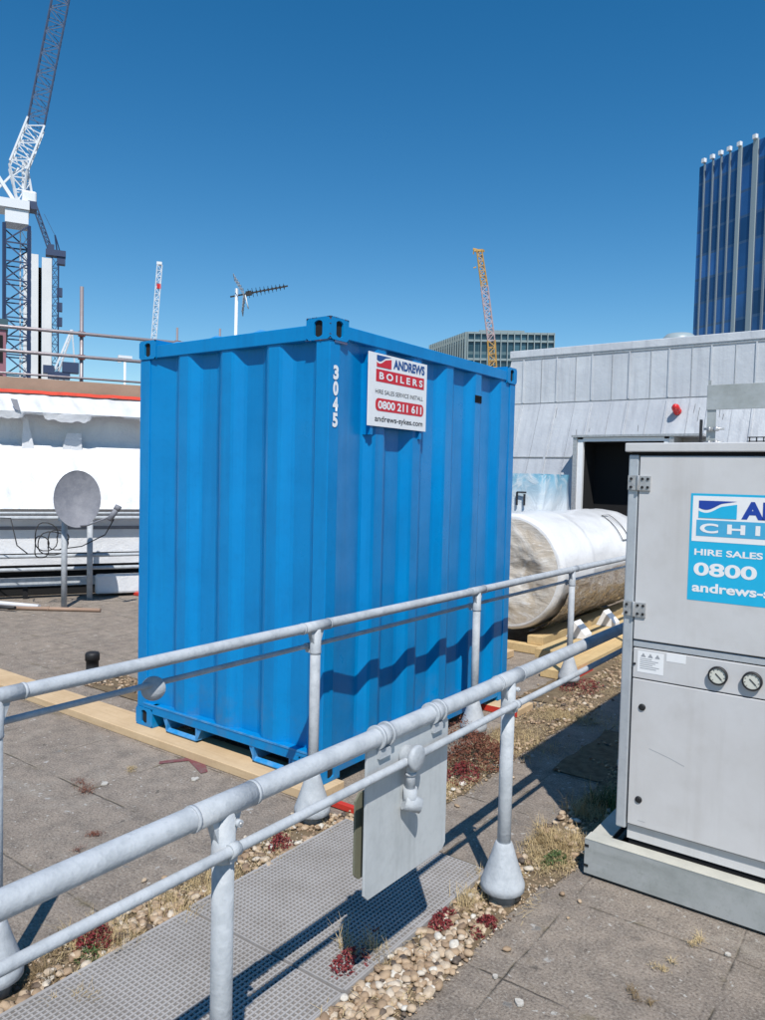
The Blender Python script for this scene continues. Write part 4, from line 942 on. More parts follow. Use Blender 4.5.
b = MB(); b.grid(film_pt([(-0.02, 2.45), (-0.02, 1.95), (0.10, 1.90)], 0.02, 1.5), 200, 8); b.build('inner_sheet', 'film', pw, fix=False)
b = MB(); b.grid(film_pt([(0.06, 1.98), (0.30, 1.72), (0.52, 1.40), (0.62, 1.16)], 0.035, 2.8), 500, 34); b.build('lower_film', 'film', pw, fix=False)
b = MB()
for s, w, h in ((-0.17, 0.16, 0.42), (0.36, 0.26, 0.24)):
    b = MB(); b.quad([wp(s - w / 2, 0.10, 1.90), wp(s + w / 2, 0.10, 1.90), wp(s + w * (0.45 if w > 0.2 else -0.1), 0.13, 1.92 + h), wp(s - w * (0.25 if w > 0.2 else 0.4), 0.13, 1.92 + h * 0.97)]); b.build('torn_flap', 'film', pw, fix=False)
b = MB(); b.quad([wp(-0.38, 0.30, 2.56), wp(-0.30, 0.31, 2.55), wp(-0.26, 0.36, 2.40), wp(-0.33, 0.36, 2.42)]); b.build('dark_tear', 'dish', pw, fix=False)
b = MB(); b.obox(wp(0, 0.30, 0.86), dD * 6, nD * 0.04, (0, 0, 0.29)); b.build('base_sheet', 'film', pw)
b = MB(); b.obox(wp(0, -0.20, 1.3), dD * 6, nD * 0.17, (0, 0, 1.37)); b.build('core_wall', 'concrete', pw)
b = MB(); b.obox(wp(0, 0.345, 0.90), dD * 6, nD * 0.004, (0, 0, 0.022)); b.build('grey_strap', 'dish', pw)
b = MB(); b.obox(wp(0, 0.40, 0.475), dD * 6, nD * 0.06, (0, 0, 0.045)); b.build('film_roll_edge', 'film', pw)
tag(MB().obox(wp(0, -0.14, 2.785), dD * 6, nD * 0.03, (0, 0, 0.095)).build('toe_board', 'board', bevel=0.004), 'brown timber toe board along the top of the wrapped parapet', 'board')
b = MB(); b.grid(lambda a, c: wp(S0 + (S1 - S0) * a, -0.075 + 0.07 * c, 2.715 - 0.05 * c + 0.008 * noise.noise(Vector((a * 60, 0, 0)))), 200, 2)
tag(b.build('orange_strip', 'orange', fix=False), 'torn orange red strip between the toe board and white film', 'strip')
# plinth channel below
kb = thing('cable_tray', 'grey metal channel running along the foot of the wrapped parapet', 'channel', tuple(wp(0, 0.5, 0)))
MB().obox(wp(0, 0.47, 0.215), dD * 6, nD * 0.03, (0, 0, 0.055)).build('channel', 'rail', kb)
b = MB()
for k in range(9): b.obox(wp(-5 + k * 1.2, 0.45, 0.085), dD * 0.03, nD * 0.05, (0, 0, 0.075))
b.build('support_block', 'dark', kb)
MB().obox(wp(0, 0.10, 0.2), dD * 6, nD * 0.12, (0, 0, 0.19)).build('dark_recess', 'dark', kb)
b = MB(); b.obox(wp(1.05, 0.56, 0.17), dD * 0.42, nD * 0.06, (0, 0, 0.13))
tag(b.build('film_bundle', 'film', bevel=0.03), 'white film bundle on the ground between dish post and container', 'film')
# low tube rails in front of the film
wr = thing('wall_rail', 'pair of grey tube rails on posts in front of the white film', 'railing', tuple(wp(0.72, 0.75, 0)))
for z, o in ((1.115, 0.75), (1.055, 0.75), (0.57, 0.72), (0.40, 0.68)):
    b = MB(); b.tube([wp(S0, o, z), wp(S1, o, z)], 0.024 if z != 1.115 else 0.016, 12); b.build('rail', 'rail', wr)
for s in (-4.2, -2.0, 0.55, 2.9, 5.2):
    b = MB(); b.tube([wp(s, 0.75, 0.0), wp(s, 0.75, 1.12)], 0.036 if s == 0.55 else 0.03, 14); b.build('post', 'rail', wr)
# scaffold
sc = thing('scaffold_railing', 'scaffold tube guard rails on upright standards above the parapet', 'scaffolding', tuple(wp(0, -0.3, 2.7)))
for z, sag in ((3.56, 0), (3.24, 0.0), (2.945, 0)):
    b = MB(); b.tube([wp(S0, -0.3, z + 0.006 * (0.5 if z < 3 else 1)), wp(S1, -0.3, z)], 0.024 if z > 3 else 0.015, 12); b.build('guard_tube', 'scaf', sc)
for s, zt2 in ((-1.9, 4.0), (0.50, 4.22), (1.81, 3.79), (2.44, 3.84), (4.9, 3.9)):
    b = MB(); b.tube([wp(s, -0.35, 0.0), wp(s, -0.35, zt2)], 0.026 if s < 1.5 else 0.016, 12); st = b.build('standard', 'scaf', sc)
    b = MB()
    for z in (3.56, 3.24, 2.86):
        b.obox(wp(s, -0.325, z), dD * 0.045, nD * 0.035, (0, 0, 0.032))
    b.build('coupler', 'rustpole', st)
# satellite dish
ds = thing('satellite_dish', 'grey satellite dish on a pole in front of the white film', 'satellite dish', (-5.90, 2.12, 0))
b = MB(); b.tube([(-5.90, 2.12, 0), (-5.90, 2.12, 1.22)], 0.034, 16); b.build('pole', 'rail', ds)
cD = Vector((-5.725, 2.18, 1.315)); view = Vector((0.80, -0.52, 0.22)).normalized(); side = Vector((0, 0, 1)).cross(view).normalized(); upv = view.cross(side)
b = MB()
def dish_pt(a, c):
    an = 2 * math.pi * c; return cD + side * (0.262 * a * math.cos(an)) + upv * (0.345 * a * math.sin(an)) + view * (0.075 * a * a - 0.04)
b.grid(dish_pt, 14, 48); b.grid(lambda a, c: Vector(dish_pt(1, c)) + view * (0.006 - 0.018 * a), 2, 48); b.build('reflector', 'dish', ds, fix=False)
b = MB(); e = cD + side * 0.40 - upv * 0.24 + view * 0.30
b.tube([cD - upv * 0.32 - view * 0.02, cD - upv * 0.33 + side * 0.12 + view * 0.12, e], 0.010, 10); b.build('feed_arm', 'dish', ds)
b = MB(); b.tube([e - side * 0.05 - upv * 0.06, e + side * 0.05 + upv * 0.10], 0.032, 14); b.tube([e + side * 0.03 + upv * 0.06, e + side * 0.055 + upv * 0.11], 0.04, 14); b.build('receiver', 'dish', ds)
b = MB(); b.tube([(-5.90, 2.12, 1.12), cD - view * 0.10 - upv * 0.05], 0.028, 12); b.tube([cD - view * 0.10 - upv * 0.05, cD - view * 0.085 - upv * 0.03], 0.045, 12); b.box(-5.95, -5.85, 2.07, 2.17, 1.05, 1.14); b.build('bracket', 'rail', ds)
# looped cable
b = MB(); cc = Vector((-6.0, 2.0, 0.86)); ax1 = Vector((0.5, 0.86, 0)); pts = []
b.tube([wp(-0.9, 0.78, 1.07), cc + Vector((-0.25, -0.35, 0.22)), cc + Vector((-0.2, -0.30, -0.1)), cc + Vector((-0.1, -0.22, -0.2))], 0.007, 6)
for j, (dx, rx, rz) in enumerate(((-0.05, 0.13, 0.17), (0.08, 0.12, 0.12), (0.02, 0.17, 0.14), (-0.10, 0.08, 0.13))):
    b.tube([cc + ax1 * (dx + rx * math.cos(t * 0.35)) + Vector((0.03 * math.sin(t * .9), 0, 0.0)) + Vector((0, 0, rz * math.sin(t * 0.35) - 0.04 * j)) for t in range(19)], 0.007, 6)
b.tube([cc + ax1 * 0.1 + Vector((0, 0, -0.15)), cc + ax1 * 0.35 + Vector((0, 0, -0.12)), cc + ax1 * 0.62 + Vector((0, 0, 0.02)), e - upv * 0.05], 0.007, 6)
tag(b.build('coiled_cable', 'rubber'), 'black cable coiled and hung on the satellite dish pole', 'cable')
b = MB(); b.tube([(-7.6, 1.35, 0.03), (-6.03, 1.88, 0.03)], 0.028, 12)
tag(b.build('loose_pipe', 'pipe_white'), 'white plastic pipe lying on the paving at the left edge', 'pipe')
b = MB(); b.tube([(-6.25, 1.62, 0.025), (-5.35, 2.25, 0.025)], 0.022, 12); b.tube([(-5.86, 1.89, 0.025), (-5.85, 1.90, 0.025)], 0.03, 12)
tag(b.build('loose_pipe', 'board'), 'brownish pipe lying on the paving at the dish pole foot', 'pipe')
b = MB(); b.tube([(-6.6, 1.45, 0.02), (-6.05, 1.60, 0.05)], 0.02, 8)
tag(b.build('black_offcut', 'rubber'), 'short black offcut beside the white plastic pipe', 'offcut')
tag(MB().box(-6.12, -6.02, 3.25, 3.33, 0.001, 0.05).build('plastic_cap', 'redpaint', bevel=0.01), 'small red cap on the paving by the container edge', 'cap')
b = MB(); b.lathe((-3.05, 0.65, 0), [(0.075, 0), (0.075, 0.01), (0.05, 0.015), (0.05, 0.10), (0.058, 0.10), (0.058, 0.15), (0.05, 0.165), (0.01, 0.17)], 20)
tag(b.build('drain_vent', 'rubber'), 'small black vent cap poking up behind the long timber plank', 'vent')
mk = MB(); pts = [(-0.99, -0.24), (-0.93, -0.11), (-0.86, -0.08), (-0.72, -0.19)]
mk.quad([(-1.02, -0.235, 0.004), (-0.99, -0.265, 0.004), (-0.90, -0.125, 0.004), (-0.935, -0.085, 0.004)]); mk.quad([(-0.935, -0.085, 0.004), (-0.90, -0.125, 0.004), (-0.70, -0.205, 0.004), (-0.69, -0.165, 0.004), (-0.82, -0.075, 0.004)])
tag(mk.build('paint_mark', 'marking', fix=False), 'faded red spray paint mark on the paving before the plank', 'marking')
def chip(x, y, s, label, mat='chip'):
    s *= 0.75; mat = 'chip'; b = MB(); r = random.Random(int(x * 1000)); b.prism([(x + s * (0.7 + 0.5 * r.random()) * math.cos(k), y + s * (0.7 + 0.5 * r.random()) * math.sin(k), 0.003) for k in (0, 0.9, 1.9, 2.9, 3.8, 4.8, 5.6)], (0, 0, 0.007))
    tag(b.build('stone_chip', mat), label, 'stone chip')
chip(1.52, -0.80, 0.022, 'pale squarish chip on paving at the bottom centre'); chip(1.40, -0.735, 0.013, 'small white chip on paving beside the pebble strip')
chip(1.998, -0.115, 0.014, 'cream chip lying near the front of the chiller skid', 'gauge_face')
chip(-0.66, 0.02 - 0.30, 0.03, 'pale flat chip on the paving in front of the fork pockets', 'gauge_face'); chip(-0.98, -0.62, 0.03, 'pale chip beside the brown weed tuft on the left paving', 'gauge_face')

# ================================================================= WEEDS
def tuft(name, x, y, rad, h, n, mat, label, cat='weed', lean=0.8, w=0.0013, seed=0):
    """tangled dry blades: curved, very uneven in length, clumped, with fallen litter between them"""
    r = random.Random(seed + int(x * 97 + y * 31)); b = MB(); n = int(n * 1.7)
    cores = [(x + r.gauss(0, rad * 0.55), y + r.gauss(0, rad * 0.55), r.uniform(0, 6.28), r.uniform(0.45, 1.15)) for _ in range(max(3, int(n / 45)))]
    for k in range(n):
        cx, cy, ca, hs_ = r.choice(cores); px, py = cx + r.gauss(0, rad * 0.22), cy + r.gauss(0, rad * 0.22)
        flat = r.random() < 0.38; a2 = ca + r.gauss(0, 1.1) if not flat else r.uniform(0, 6.28)
        ln = h * hs_ * r.uniform(0.25, 1.15) * (0.9 if flat else 1.0); d = Vector((math.cos(a2), math.sin(a2), 0)); le = lean * (0.3 + 0.9 * r.random())
        wv = Vector((r.gauss(0, 0.12), r.gauss(0, 0.12), 0)) * ln; P_ = []
        for q in range(5):
            t = q / 4
            if flat: P_.append(Vector((px, py, 0.010 + 0.012 * r.random() * t)) + d * ln * t * 0.9 + wv * t * t)
            else: P_.append(Vector((px, py, 0.004)) + d * ln * le * t * t * 0.8 + Vector((0, 0, ln * (t - 0.45 * min(1.2, le) * t * t))) + wv * t)
        s_ = Vector((-d.y, d.x, 0)) * w * r.uniform(0.6, 1.5)
        for q in range(4):
            a, c = 1 - q * 0.2, 1 - (q + 1) * 0.2
            b.quad([P_[q] - s_ * a, P_[q] + s_ * a, P_[q + 1] + s_ * c, P_[q + 1] - s_ * c])
    return tag(b.build(name, mat, fix=False), label, cat)
def leafy(name, x, y, rx, ry, h, n, mat, label, seed=0, leaf=0.007, stems=True):
    r = random.Random(seed + 5); b = MB()
    for _ in range(n):
        a = r.uniform(0, 6.28); q = math.sqrt(r.random()); px, py = x + rx * q * math.cos(a), y + ry * q * math.sin(a)
        if noise.noise(Vector((px * 14, py * 14, 2))) < -0.18: continue
        hz = h * (1 - q * q * 0.8) * r.uniform(0.25, 1.0); c = Vector((px, py, 0.006 + hz))
        u = Vector((r.gauss(0, 1), r.gauss(0, 1), r.gauss(0, 0.7))).normalized(); v = u.cross(Vector((r.gauss(0, 1), r.gauss(0, 1), r.gauss(0, 1)))).normalized()
        s = leaf * r.uniform(0.6, 1.4); b.quad([c - u * s, c + v * s * 0.45, c + u * s, c - v * s * 0.45])
    return tag(b.build(name, mat, fix=False), label, 'plant')
G = 'dry_grass_tuft'
def litter():
    r = random.Random(21); b = MB()
    for x0, x1, y0, y1, n in ((0.12, 0.32, -2.2, -0.2, 1500), (0.26, 0.58, -0.1, 5.5, 7000), (1.08, 1.34, -0.4, 2.0, 3200), (1.06, 1.28, -1.6, -0.4, 350)):
        for _ in range(n):
            x, y = r.uniform(x0, x1), r.uniform(y0, y1)
            if noise.noise(Vector((x * 6, y * 5, 8))) < -0.05: continue
            a = r.uniform(0, 6.28); l = r.uniform(0.012, 0.045); d = Vector((math.cos(a), math.sin(a), r.gauss(0, 0.25))); s_ = Vector((-d.y, d.x, 0)) * 0.0013; p = Vector((x, y, r.uniform(0.012, 0.03)))
            b.quad([p - s_, p + s_, p + d * l + s_ * .4, p + d * l - s_ * .4])
    tag(b.build('dry_grass_litter', 'straw', fix=False), 'flattened dead grass scattered through the gravel beside the railings', 'grass litter', kind='stuff')
litter()
tuft(G, 0.22, -1.42, 0.10, 0.10, 420, 'straw', 'straw coloured grass tuft along the left edge of the grating')
tuft(G, 0.24, -1.15, 0.10, 0.07, 420, 'straw', 'low straw grass between the grating and left pebbles')
tuft(G, 0.20, -1.66, 0.08, 0.07, 260, 'straw2', 'brown grass beside the left cone foot')
tuft(G, 0.40, -1.66, 0.06, 0.05, 160, 'straw', 'dry grass creeping over the corner of the left grating')
leafy('red_sedum', 0.19, -1.46, 0.09, 0.08, 0.09, 1100, 'sedum', 'crimson sedum clump by the left cone foot', 1)
leafy('green_weed', 0.25, -1.50, 0.06, 0.06, 0.04, 360, 'weed', 'olive green weed mat among the left pebbles', 2)
leafy('red_sedum', 0.23, -0.55, 0.06, 0.07, 0.07, 520, 'sedum', 'small crimson sedum at the foot of the post before the container', 3)
leafy('red_sedum', 0.42, 0.90, 0.17, 0.24, 0.19, 3600, 'sedum2', 'large bushy reddish brown sedum right of the hanging plate', 4, 0.008)
leafy('red_sedum', 0.47, 0.66, 0.10, 0.13, 0.09, 900, 'sedum', 'deep red sedum fringe at the base of the bushy one', 5)
leafy('dark_weed', 0.20, 1.10, 0.12, 0.15, 0.20, 900, 'sedum2', 'dark weed growing against the container behind the plate', 6)
leafy('red_sedum', 0.30, 2.85, 0.16, 0.25, 0.08, 1200, 'sedum', 'dark red sedum at the foot of the post before the tank', 7)
tuft(G, 0.42, 1.35, 0.22, 0.06, 900, 'straw', 'matted straw grass beyond the bushy sedum')
tuft(G, 0.45, 2.1, 0.25, 0.06, 900, 'straw', 'thin straw grass on the gravel by the container corner')
tuft(G, 0.30, 4.2, 0.30, 0.06, 1100, 'straw', 'straw grass on the gravel in front of the timber beams')
tuft(G, 0.48, 0.45, 0.10, 0.05, 300, 'straw', 'straw grass just right of the hanging plate foot')
tuft(G, 1.14, -0.22, 0.09, 0.07, 420, 'straw', 'straw grass wrapped around the back of the near cone foot')
tuft(G, 1.22, 0.12, 0.10, 0.06, 520, 'straw', 'matted straw between the near cone foot and the chiller skid')
tuft(G, 0.22, -0.95, 0.10, 0.05, 420, 'straw', 'matted straw between grating and paving behind the thick rail')
tuft(G, 1.12, -0.42, 0.06, 0.11, 170, 'straw', 'tall straw grass left of the near cone foot')
tuft(G, 1.20, 0.30, 0.11, 0.10, 500, 'straw', 'straw grass tuft right of the near cone foot')
tuft(G, 1.20, 0.70, 0.11, 0.14, 420, 'straw', 'upright straw grass by the chiller shadow edge')
tuft('green_grass_tuft', 1.24, 0.78, 0.07, 0.16, 160, 'weed', 'green grass blades at the edge of the chiller shadow', 'grass', w=0.003)
leafy('green_weed', 1.25, 0.10, 0.05, 0.09, 0.05, 420, 'weed', 'green weed mat right of the near cone foot', 8)
leafy('red_sedum', 1.10, -0.58, 0.045, 0.08, 0.05, 520, 'sedum', 'small red sedum left of the near cone foot', 9)
leafy('red_sedum', 1.24, -0.52, 0.04, 0.08, 0.045, 520, 'sedum', 'small red sedum on the pebbles below the near cone foot', 10)
leafy('red_sedum', 0.99, -1.00, 0.06, 0.10, 0.06, 800, 'sedum', 'red sedum sprouting through the grating near the bottom', 11)
tuft(G, 0.97, -0.95, 0.07, 0.12, 220, 'straw', 'dry stalks sprouting through the near grating')
leafy('red_sedum', 0.95, -0.80, 0.02, 0.03, 0.03, 100, 'sedum', 'tiny red sedum on the grating in the plate shadow', 12)
tuft('brown_weed_tuft', -1.05, -0.72, 0.09, 0.03, 150, 'sedum2', 'brown weed tuft in a paving joint on the left', lean=1.6)
tuft('brown_weed_tuft', -0.50, -1.02, 0.06, 0.025, 90, 'sedum2', 'reddish weed tuft in the paving joint behind the thick rail', lean=1.4)
tuft(G, -1.02, -0.42, 0.05, 0.03, 80, 'straw', 'small straw tuft in the left paving near the plank', lean=1.2)
tuft(G, 1.86, -0.12, 0.03, 0.04, 50, 'straw', 'thin straw tuft in the joint in front of the skid', lean=1.2)
tuft(G, 1.84, -0.32, 0.035, 0.03, 60, 'straw', 'flat straw tuft in the joint at the bottom right', lean=1.8)
tuft(G, 1.82, -0.55, 0.04, 0.03, 60, 'straw2', 'brown grass tuft in the joint below the flat one', lean=1.8)
leafy('dark_weed', 1.30, 1.05, 0.10, 0.25, 0.14, 1200, 'weed', 'weeds in the shade beside the chiller', 13)

# ================================================================= SKYLINE
def lattice(b, p0, p1, w, bays, ch=0.12, br=0.07, w1=None, tri=False, side=None):
    """square lattice boom between two points"""
    p0, p1 = Vector(p0), Vector(p1); d = (p1 - p0).normalized()
    u = Vector(side).normalized() if side else d.cross(Vector((0, 0, 1)) if abs(d.z) < 0.95 else Vector((0.47, 0.88, 0))).normalized()
    u = (u - d * u.dot(d)).normalized(); v = d.cross(u); w1 = w1 or w
    cs = [(-1, -1), (1, -1), (1, 1), (-1, 1)] if not tri else [(-1, -0.6), (1, -0.6), (0, 1)]
    def P(k, c):
        t = k / bays; ww = (w * (1 - t) + w1 * t) / 2; return p0 + (p1 - p0) * t + u * c[0] * ww + v * c[1] * ww
    for c in cs: b.bar(P(0, c), P(bays, c), ch)
    for k in range(bays):
        for j in range(len(cs)):
            a, c = cs[j], cs[(j + 1) % len(cs)]
            b.bar(P(k, a), P(k + 1, c) if k % 2 == 0 else P(k + 1, c), br) if k % 2 == 0 else b.bar(P(k, c), P(k + 1, a), br)
            b.bar(P(k, a), P(k, c), br)
rt = Vector((0.471, 0.882, 0)); fr = Vector((-0.882, 0.471, 0))
A0 = Vector((-76.83, 39.48, 0))
ca = thing('luffing_crane', 'tall luffing tower crane with navy lattice mast at left', 'crane', tuple(A0 + Vector((0, 0, -25))))
b = MB(); lattice(b, A0 + Vector((0, 0, -25)), A0 + Vector((0, 0, 27.0)), 2.35, 27, 0.26, 0.13, side=rt); b.build('mast', 'navy', ca)
b = MB(); b.obox(A0 + Vector((0, 0, 27.8)), rt * 1.1, fr * 1.3, (0, 0, 0.7)); b.obox(A0 + Vector((0, 0, 29.0)) - rt * 0.3, rt * 1.5, fr * 1.5, (0, 0, 0.45)); b.build('slew_ring', 'white_steel', ca)
b = MB(); b.obox(A0 + rt * 1.2 + Vector((0, 0, 29.9)), rt * 0.7, fr * 0.8, (0, 0, 0.9)); b.build('cab', 'white_steel', ca, bevel=0.2)
b = MB(); b.obox(A0 + rt * 1.5 - fr * 0.05 + Vector((0, 0, 29.3)), rt * 0.42, fr * 0.86, (0, 0, 0.4)); b.build('cab_glass', 'navy', ca)
b = MB(); b.obox(A0 - rt * 3.4 + Vector((0, 0, 29.2)), rt * 3.2, fr * 1.2, (0, 0, 0.18)); b.bar(A0 - rt * 0.2 + Vector((0, 0, 29.6)), A0 - rt * 2.8 + Vector((0, 0, 33.5)), 0.35); b.bar(A0 - rt * 6 + Vector((0, 0, 29.5)), A0 - rt * 2.6 + Vector((0, 0, 33.6)), 0.3); b.bar(A0 - rt * 2.0 + Vector((0, 0, 30.4)), A0 + rt * 0.2 + Vector((0, 0, 33.2)), 0.2)
b.build('counter_jib', 'white_steel', ca)
b = MB(); b.obox(A0 - rt * 3.6 + Vector((0, 0, 30.1)), rt * 1.9, fr * 1.0, (0, 0, 0.75)); b.build('winch_house', 'crane_pink', ca)
J0 = A0 + rt * 0.3 + Vector((0, 0, 29.6)); J1 = Vector((-75.95, 41.05, 38.0)); J2 = Vector((-73.6, 45.3, 66.0)); Jm = Vector((-76.75, 39.6, 33.2))
b = MB(); lattice(b, J0, Jm, 0.5, 3, 0.18, 0.10, 1.7, side=rt); lattice(b, Jm, J1, 1.7, 5, 0.17, 0.09, side=rt); b.build('jib_root', 'white_steel', ca)
b = MB(); lattice(b, J1, J2, 1.6, 24, 0.11, 0.06, side=rt); b.build('jib', 'jibgrey', ca)
b = MB(); lattice(b, A0 + rt * 1.0 + Vector((0, 0, 30.5)), A0 + rt * 0.75 + Vector((0, 0, 34.0)), 0.9, 3, 0.16, 0.09, 0.3, side=rt); b.build('head_frame', 'white_steel', ca)
b = MB(); lattice(b, Vector((-76.0, 40.0, -25)) + fr * 1.5, Vector((-76.0, 40.0, 27)) + fr * 1.5, 1.0, 30, 0.10, 0.06, side=rt); b.build('hoist_mast', 'white_steel', ca)

r2_ = Vector((0.49, 0.87, 0)); f2_ = Vector((-0.87, 0.49, 0))
co = thing('lift_core', 'pale concrete twin lift core tower behind the navy crane mast', 'building', (-136.8, 75.6, -25))
MB().obox(Vector((-137.35, 74.65, 8.1)), r2_ * 1.25, f2_ * 4, (0, 0, 33.1)).build('wall', 'core', co)
MB().obox(Vector((-136.05, 77.0, 8.0)), r2_ * 0.85, f2_ * 4, (0, 0, 32.8)).build('wall', 'core', co)
MB().obox(Vector((-136.75, 75.8, 7.5)) + f2_ * 1.5, r2_ * 0.5, f2_ * 2, (0, 0, 32.2)).build('shadow_gap', 'dark', co)
cb = thing('luffing_crane', 'thin dark luffing crane behind the pale lift core', 'crane', (-169.8, 98.6, -25))
b = MB(); lattice(b, (-169.8, 98.6, -25), (-169.8, 98.6, 52), 1.5, 34, 0.22, 0.12, side=r2_); b.build('mast', 'navy', cb)
b = MB(); b.obox((-169.7, 98.7, 53.0), r2_ * 2.2, f2_ * 1.2, (0, 0, 0.7)); b.obox((-169.2, 99.8, 51.6), r2_ * 0.9, f2_ * 1, (0, 0, 1.0)); b.obox(Vector((-170.2, 97.8, 54.2)), r2_ * 0.7, f2_ * 1, (0, 0, 0.7)); b.build('slew_deck', 'navy', cb)
b = MB(); lattice(b, (-170.2, 97.7, 53.6), (-172.6, 93.3, 67.8), 0.9, 14, 0.2, 0.12, side=r2_); b.build('jib', 'navy', cb)
b = MB(); b.bar((-169.6, 99.0, 53.5), (-169.9, 98.6, 57.5), 0.25); b.bar((-169.3, 99.6, 53.5), (-169.85, 98.6, 57.5), 0.2); b.bar((-169.9, 98.6, 57.4), (-171.0, 96.5, 62.0), 0.08)
b.build('a_frame', 'navy', cb)
b = MB()
for k in range(3): b.obox(Vector((-169.3, 99.5, 44 - k * 3.5)), r2_ * 0.6, f2_ * 0.8, (0, 0, 1.0))
b.build('mast_climbing_cage', 'navy', cb)
cc_ = thing('luffing_crane', 'small white crane with a triangular frame low beside the lift core', 'crane', (-109, 64, -25))
b = MB(); lattice(b, (-109.2, 63.6, -25), (-109.2, 63.6, 15.6), 1.4, 20, 0.2, 0.1, side=r2_); b.build('mast', 'white_steel', cc_)
b = MB(); b.bar((-109.55, 63.0, 17), (-108.30, 65.1, 23.6), 0.26); b.bar((-109.2, 63.6, 17), (-108.15, 65.3, 23.6), 0.22); b.bar((-108.2, 65.2, 23.5), (-107.95, 65.6, 17), 0.16)
for k in range(5):
    t = k / 5; b.bar(Vector((-109.55, 63.0, 17)).lerp(Vector((-108.30, 65.1, 23.6)), t), Vector((-109.2, 63.6, 17)).lerp(Vector((-108.15, 65.3, 23.6)), min(1, t + 0.15)), 0.1)
b.build('a_frame', 'white_steel', cc_)
b = MB(); b.obox((-109.2, 63.6, 16.3), r2_ * 1.6, f2_ * 1, (0, 0, 0.5)); b.obox((-108.3, 65.0, 17.6), r2_ * 1.2, f2_ * 1, (0, 0, 0.8)); b.obox((-109.9, 62.3, 17.1), r2_ * 0.8, f2_ * 1, (0, 0, 0.6)); b.build('machinery_deck', 'navy', cc_)
cd = thing('lattice_crane', 'distant white lattice jib with red mark above the container left corner', 'crane', (-142, 104, -25))
b = MB(); lattice(b, (-143.5, 102.5, -25), (-140.45, 106.35, 48.0), 1.05, 56, 0.16, 0.10, side=(0.6, 0.8, 0)); b.build('jib', 'white_steel', cd)
b = MB(); b.obox((-140.5, 106.3, 48.3), (0.35, 0.45, 0), (-0.5, 0.4, 0), (0, 0, 0.3)); b.build('jib_head', 'white_steel', cd)
b = MB(); b.obox((-140.35, 106.1, 43.2), (0.27, 0.36, 0), (-0.3, 0.2, 0), (0, 0, 0.5)); b.build('red_mark', 'lamp_red', cd)
ce = thing('lattice_crane', 'yellow and pale pink lattice crane rising behind the glass office block', 'crane', (-36.5, 73.8, -25))
sE = (0.87, 0.49, 0)
Eb = Vector((-37.35, 73.2, 6.7)); Em = Vector((-38.2, 72.7, 18.2)); Et = Vector((-39.55, 72.0, 27.0)); E2 = Em.lerp(Et, 0.55)
b = MB(); lattice(b, (-35.5, 74.6, -25), Eb, 0.85, 26, 0.12, 0.08, side=sE); lattice(b, Eb, Em.lerp(Eb, 0.1), 0.8, 14, 0.12, 0.08, side=sE); b.build('jib_lower', 'crane_yellow', ce)
b = MB(); lattice(b, Em.lerp(Eb, 0.1), E2, 0.75, 9, 0.10, 0.07, side=sE); b.build('jib_middle', 'crane_pink', ce)
b = MB(); lattice(b, E2, Et, 0.7, 7, 0.10, 0.07, 0.55, side=sE); b.bar(Et, Et + Vector((-0.6, -0.33, 0.2)), 0.2); b.bar(Et + Vector((-0.5, -0.3, 0.2)), Et + Vector((-0.55, -0.32, -0.4)), 0.09); b.obox(Et, (0.42, 0.24, 0), (0, 0.2, 0), (0, 0, 0.12)); b.bar(Et + Vector((-0.25, -0.15, -1.8)), Et + Vector((-0.5, -0.3, -1.9)), 0.12); b.build('jib_head', 'crane_yellow', ce)
# glass office block
ob = thing('glass_office_block', 'low glass office block with vertical fins behind the container', 'building', (-42, 92, -25))
GL, GC, GR = Vector((-56.76, 89.69, 0)), Vector((-47.42, 83.66, 0)), Vector((-36.5, 85.2, 0))
GR = Vector((-47.42, 83.66, 0)).lerp(Vector((-37.2, 90.6, 0)), 0.9)
gz = 20.6
def wallseg(b, p, q, z0, z1): b.quad([p + Vector((0, 0, z0)), q + Vector((0, 0, z0)), q + Vector((0, 0, z1)), p + Vector((0, 0, z1))])
back = GL + (GR - GC)
b = MB(); wallseg(b, GL, GC, -25, gz); wallseg(b, GC, GR, -25, gz); wallseg(b, GR, back, -25, gz); wallseg(b, back, GL, -25, gz); b.quad([p + Vector((0, 0, gz)) for p in (GL, GC, GR, back)]); b.build('glazing', 'office_glass', ob, fix=False)
for p, q, n in ((GL, GC, 16), (GC, GR, 13)):
    dn = (q - p).normalized(); nn = Vector((dn.y, -dn.x, 0))
    for k in range(n + 1):
        c = p.lerp(q, k / n) + nn * 0.2
        MB().obox(c + Vector((0, 0, -1.9)), dn * 0.06, nn * 0.25, (0, 0, 22.6)).build('fin', 'office_trim', ob)
    for z in (gz, gz - 1.0, gz - 3.4, gz - 7.0):
        MB().obox((p + q) / 2 + nn * 0.14 + Vector((0, 0, z)), (q - p) / 2, nn * 0.12, (0, 0, 0.14)).build('floor_band', 'office_trim', ob)
b = MB(); dn = (GR - GC).normalized(); b.obox(GC.lerp(GR, 0.35) + Vector((-3, 6, gz + 0.5)), dn * 3, (-2, 3, 0), (0, 0, 0.5)); b.build('plant_screen', 'office_trim', ob)
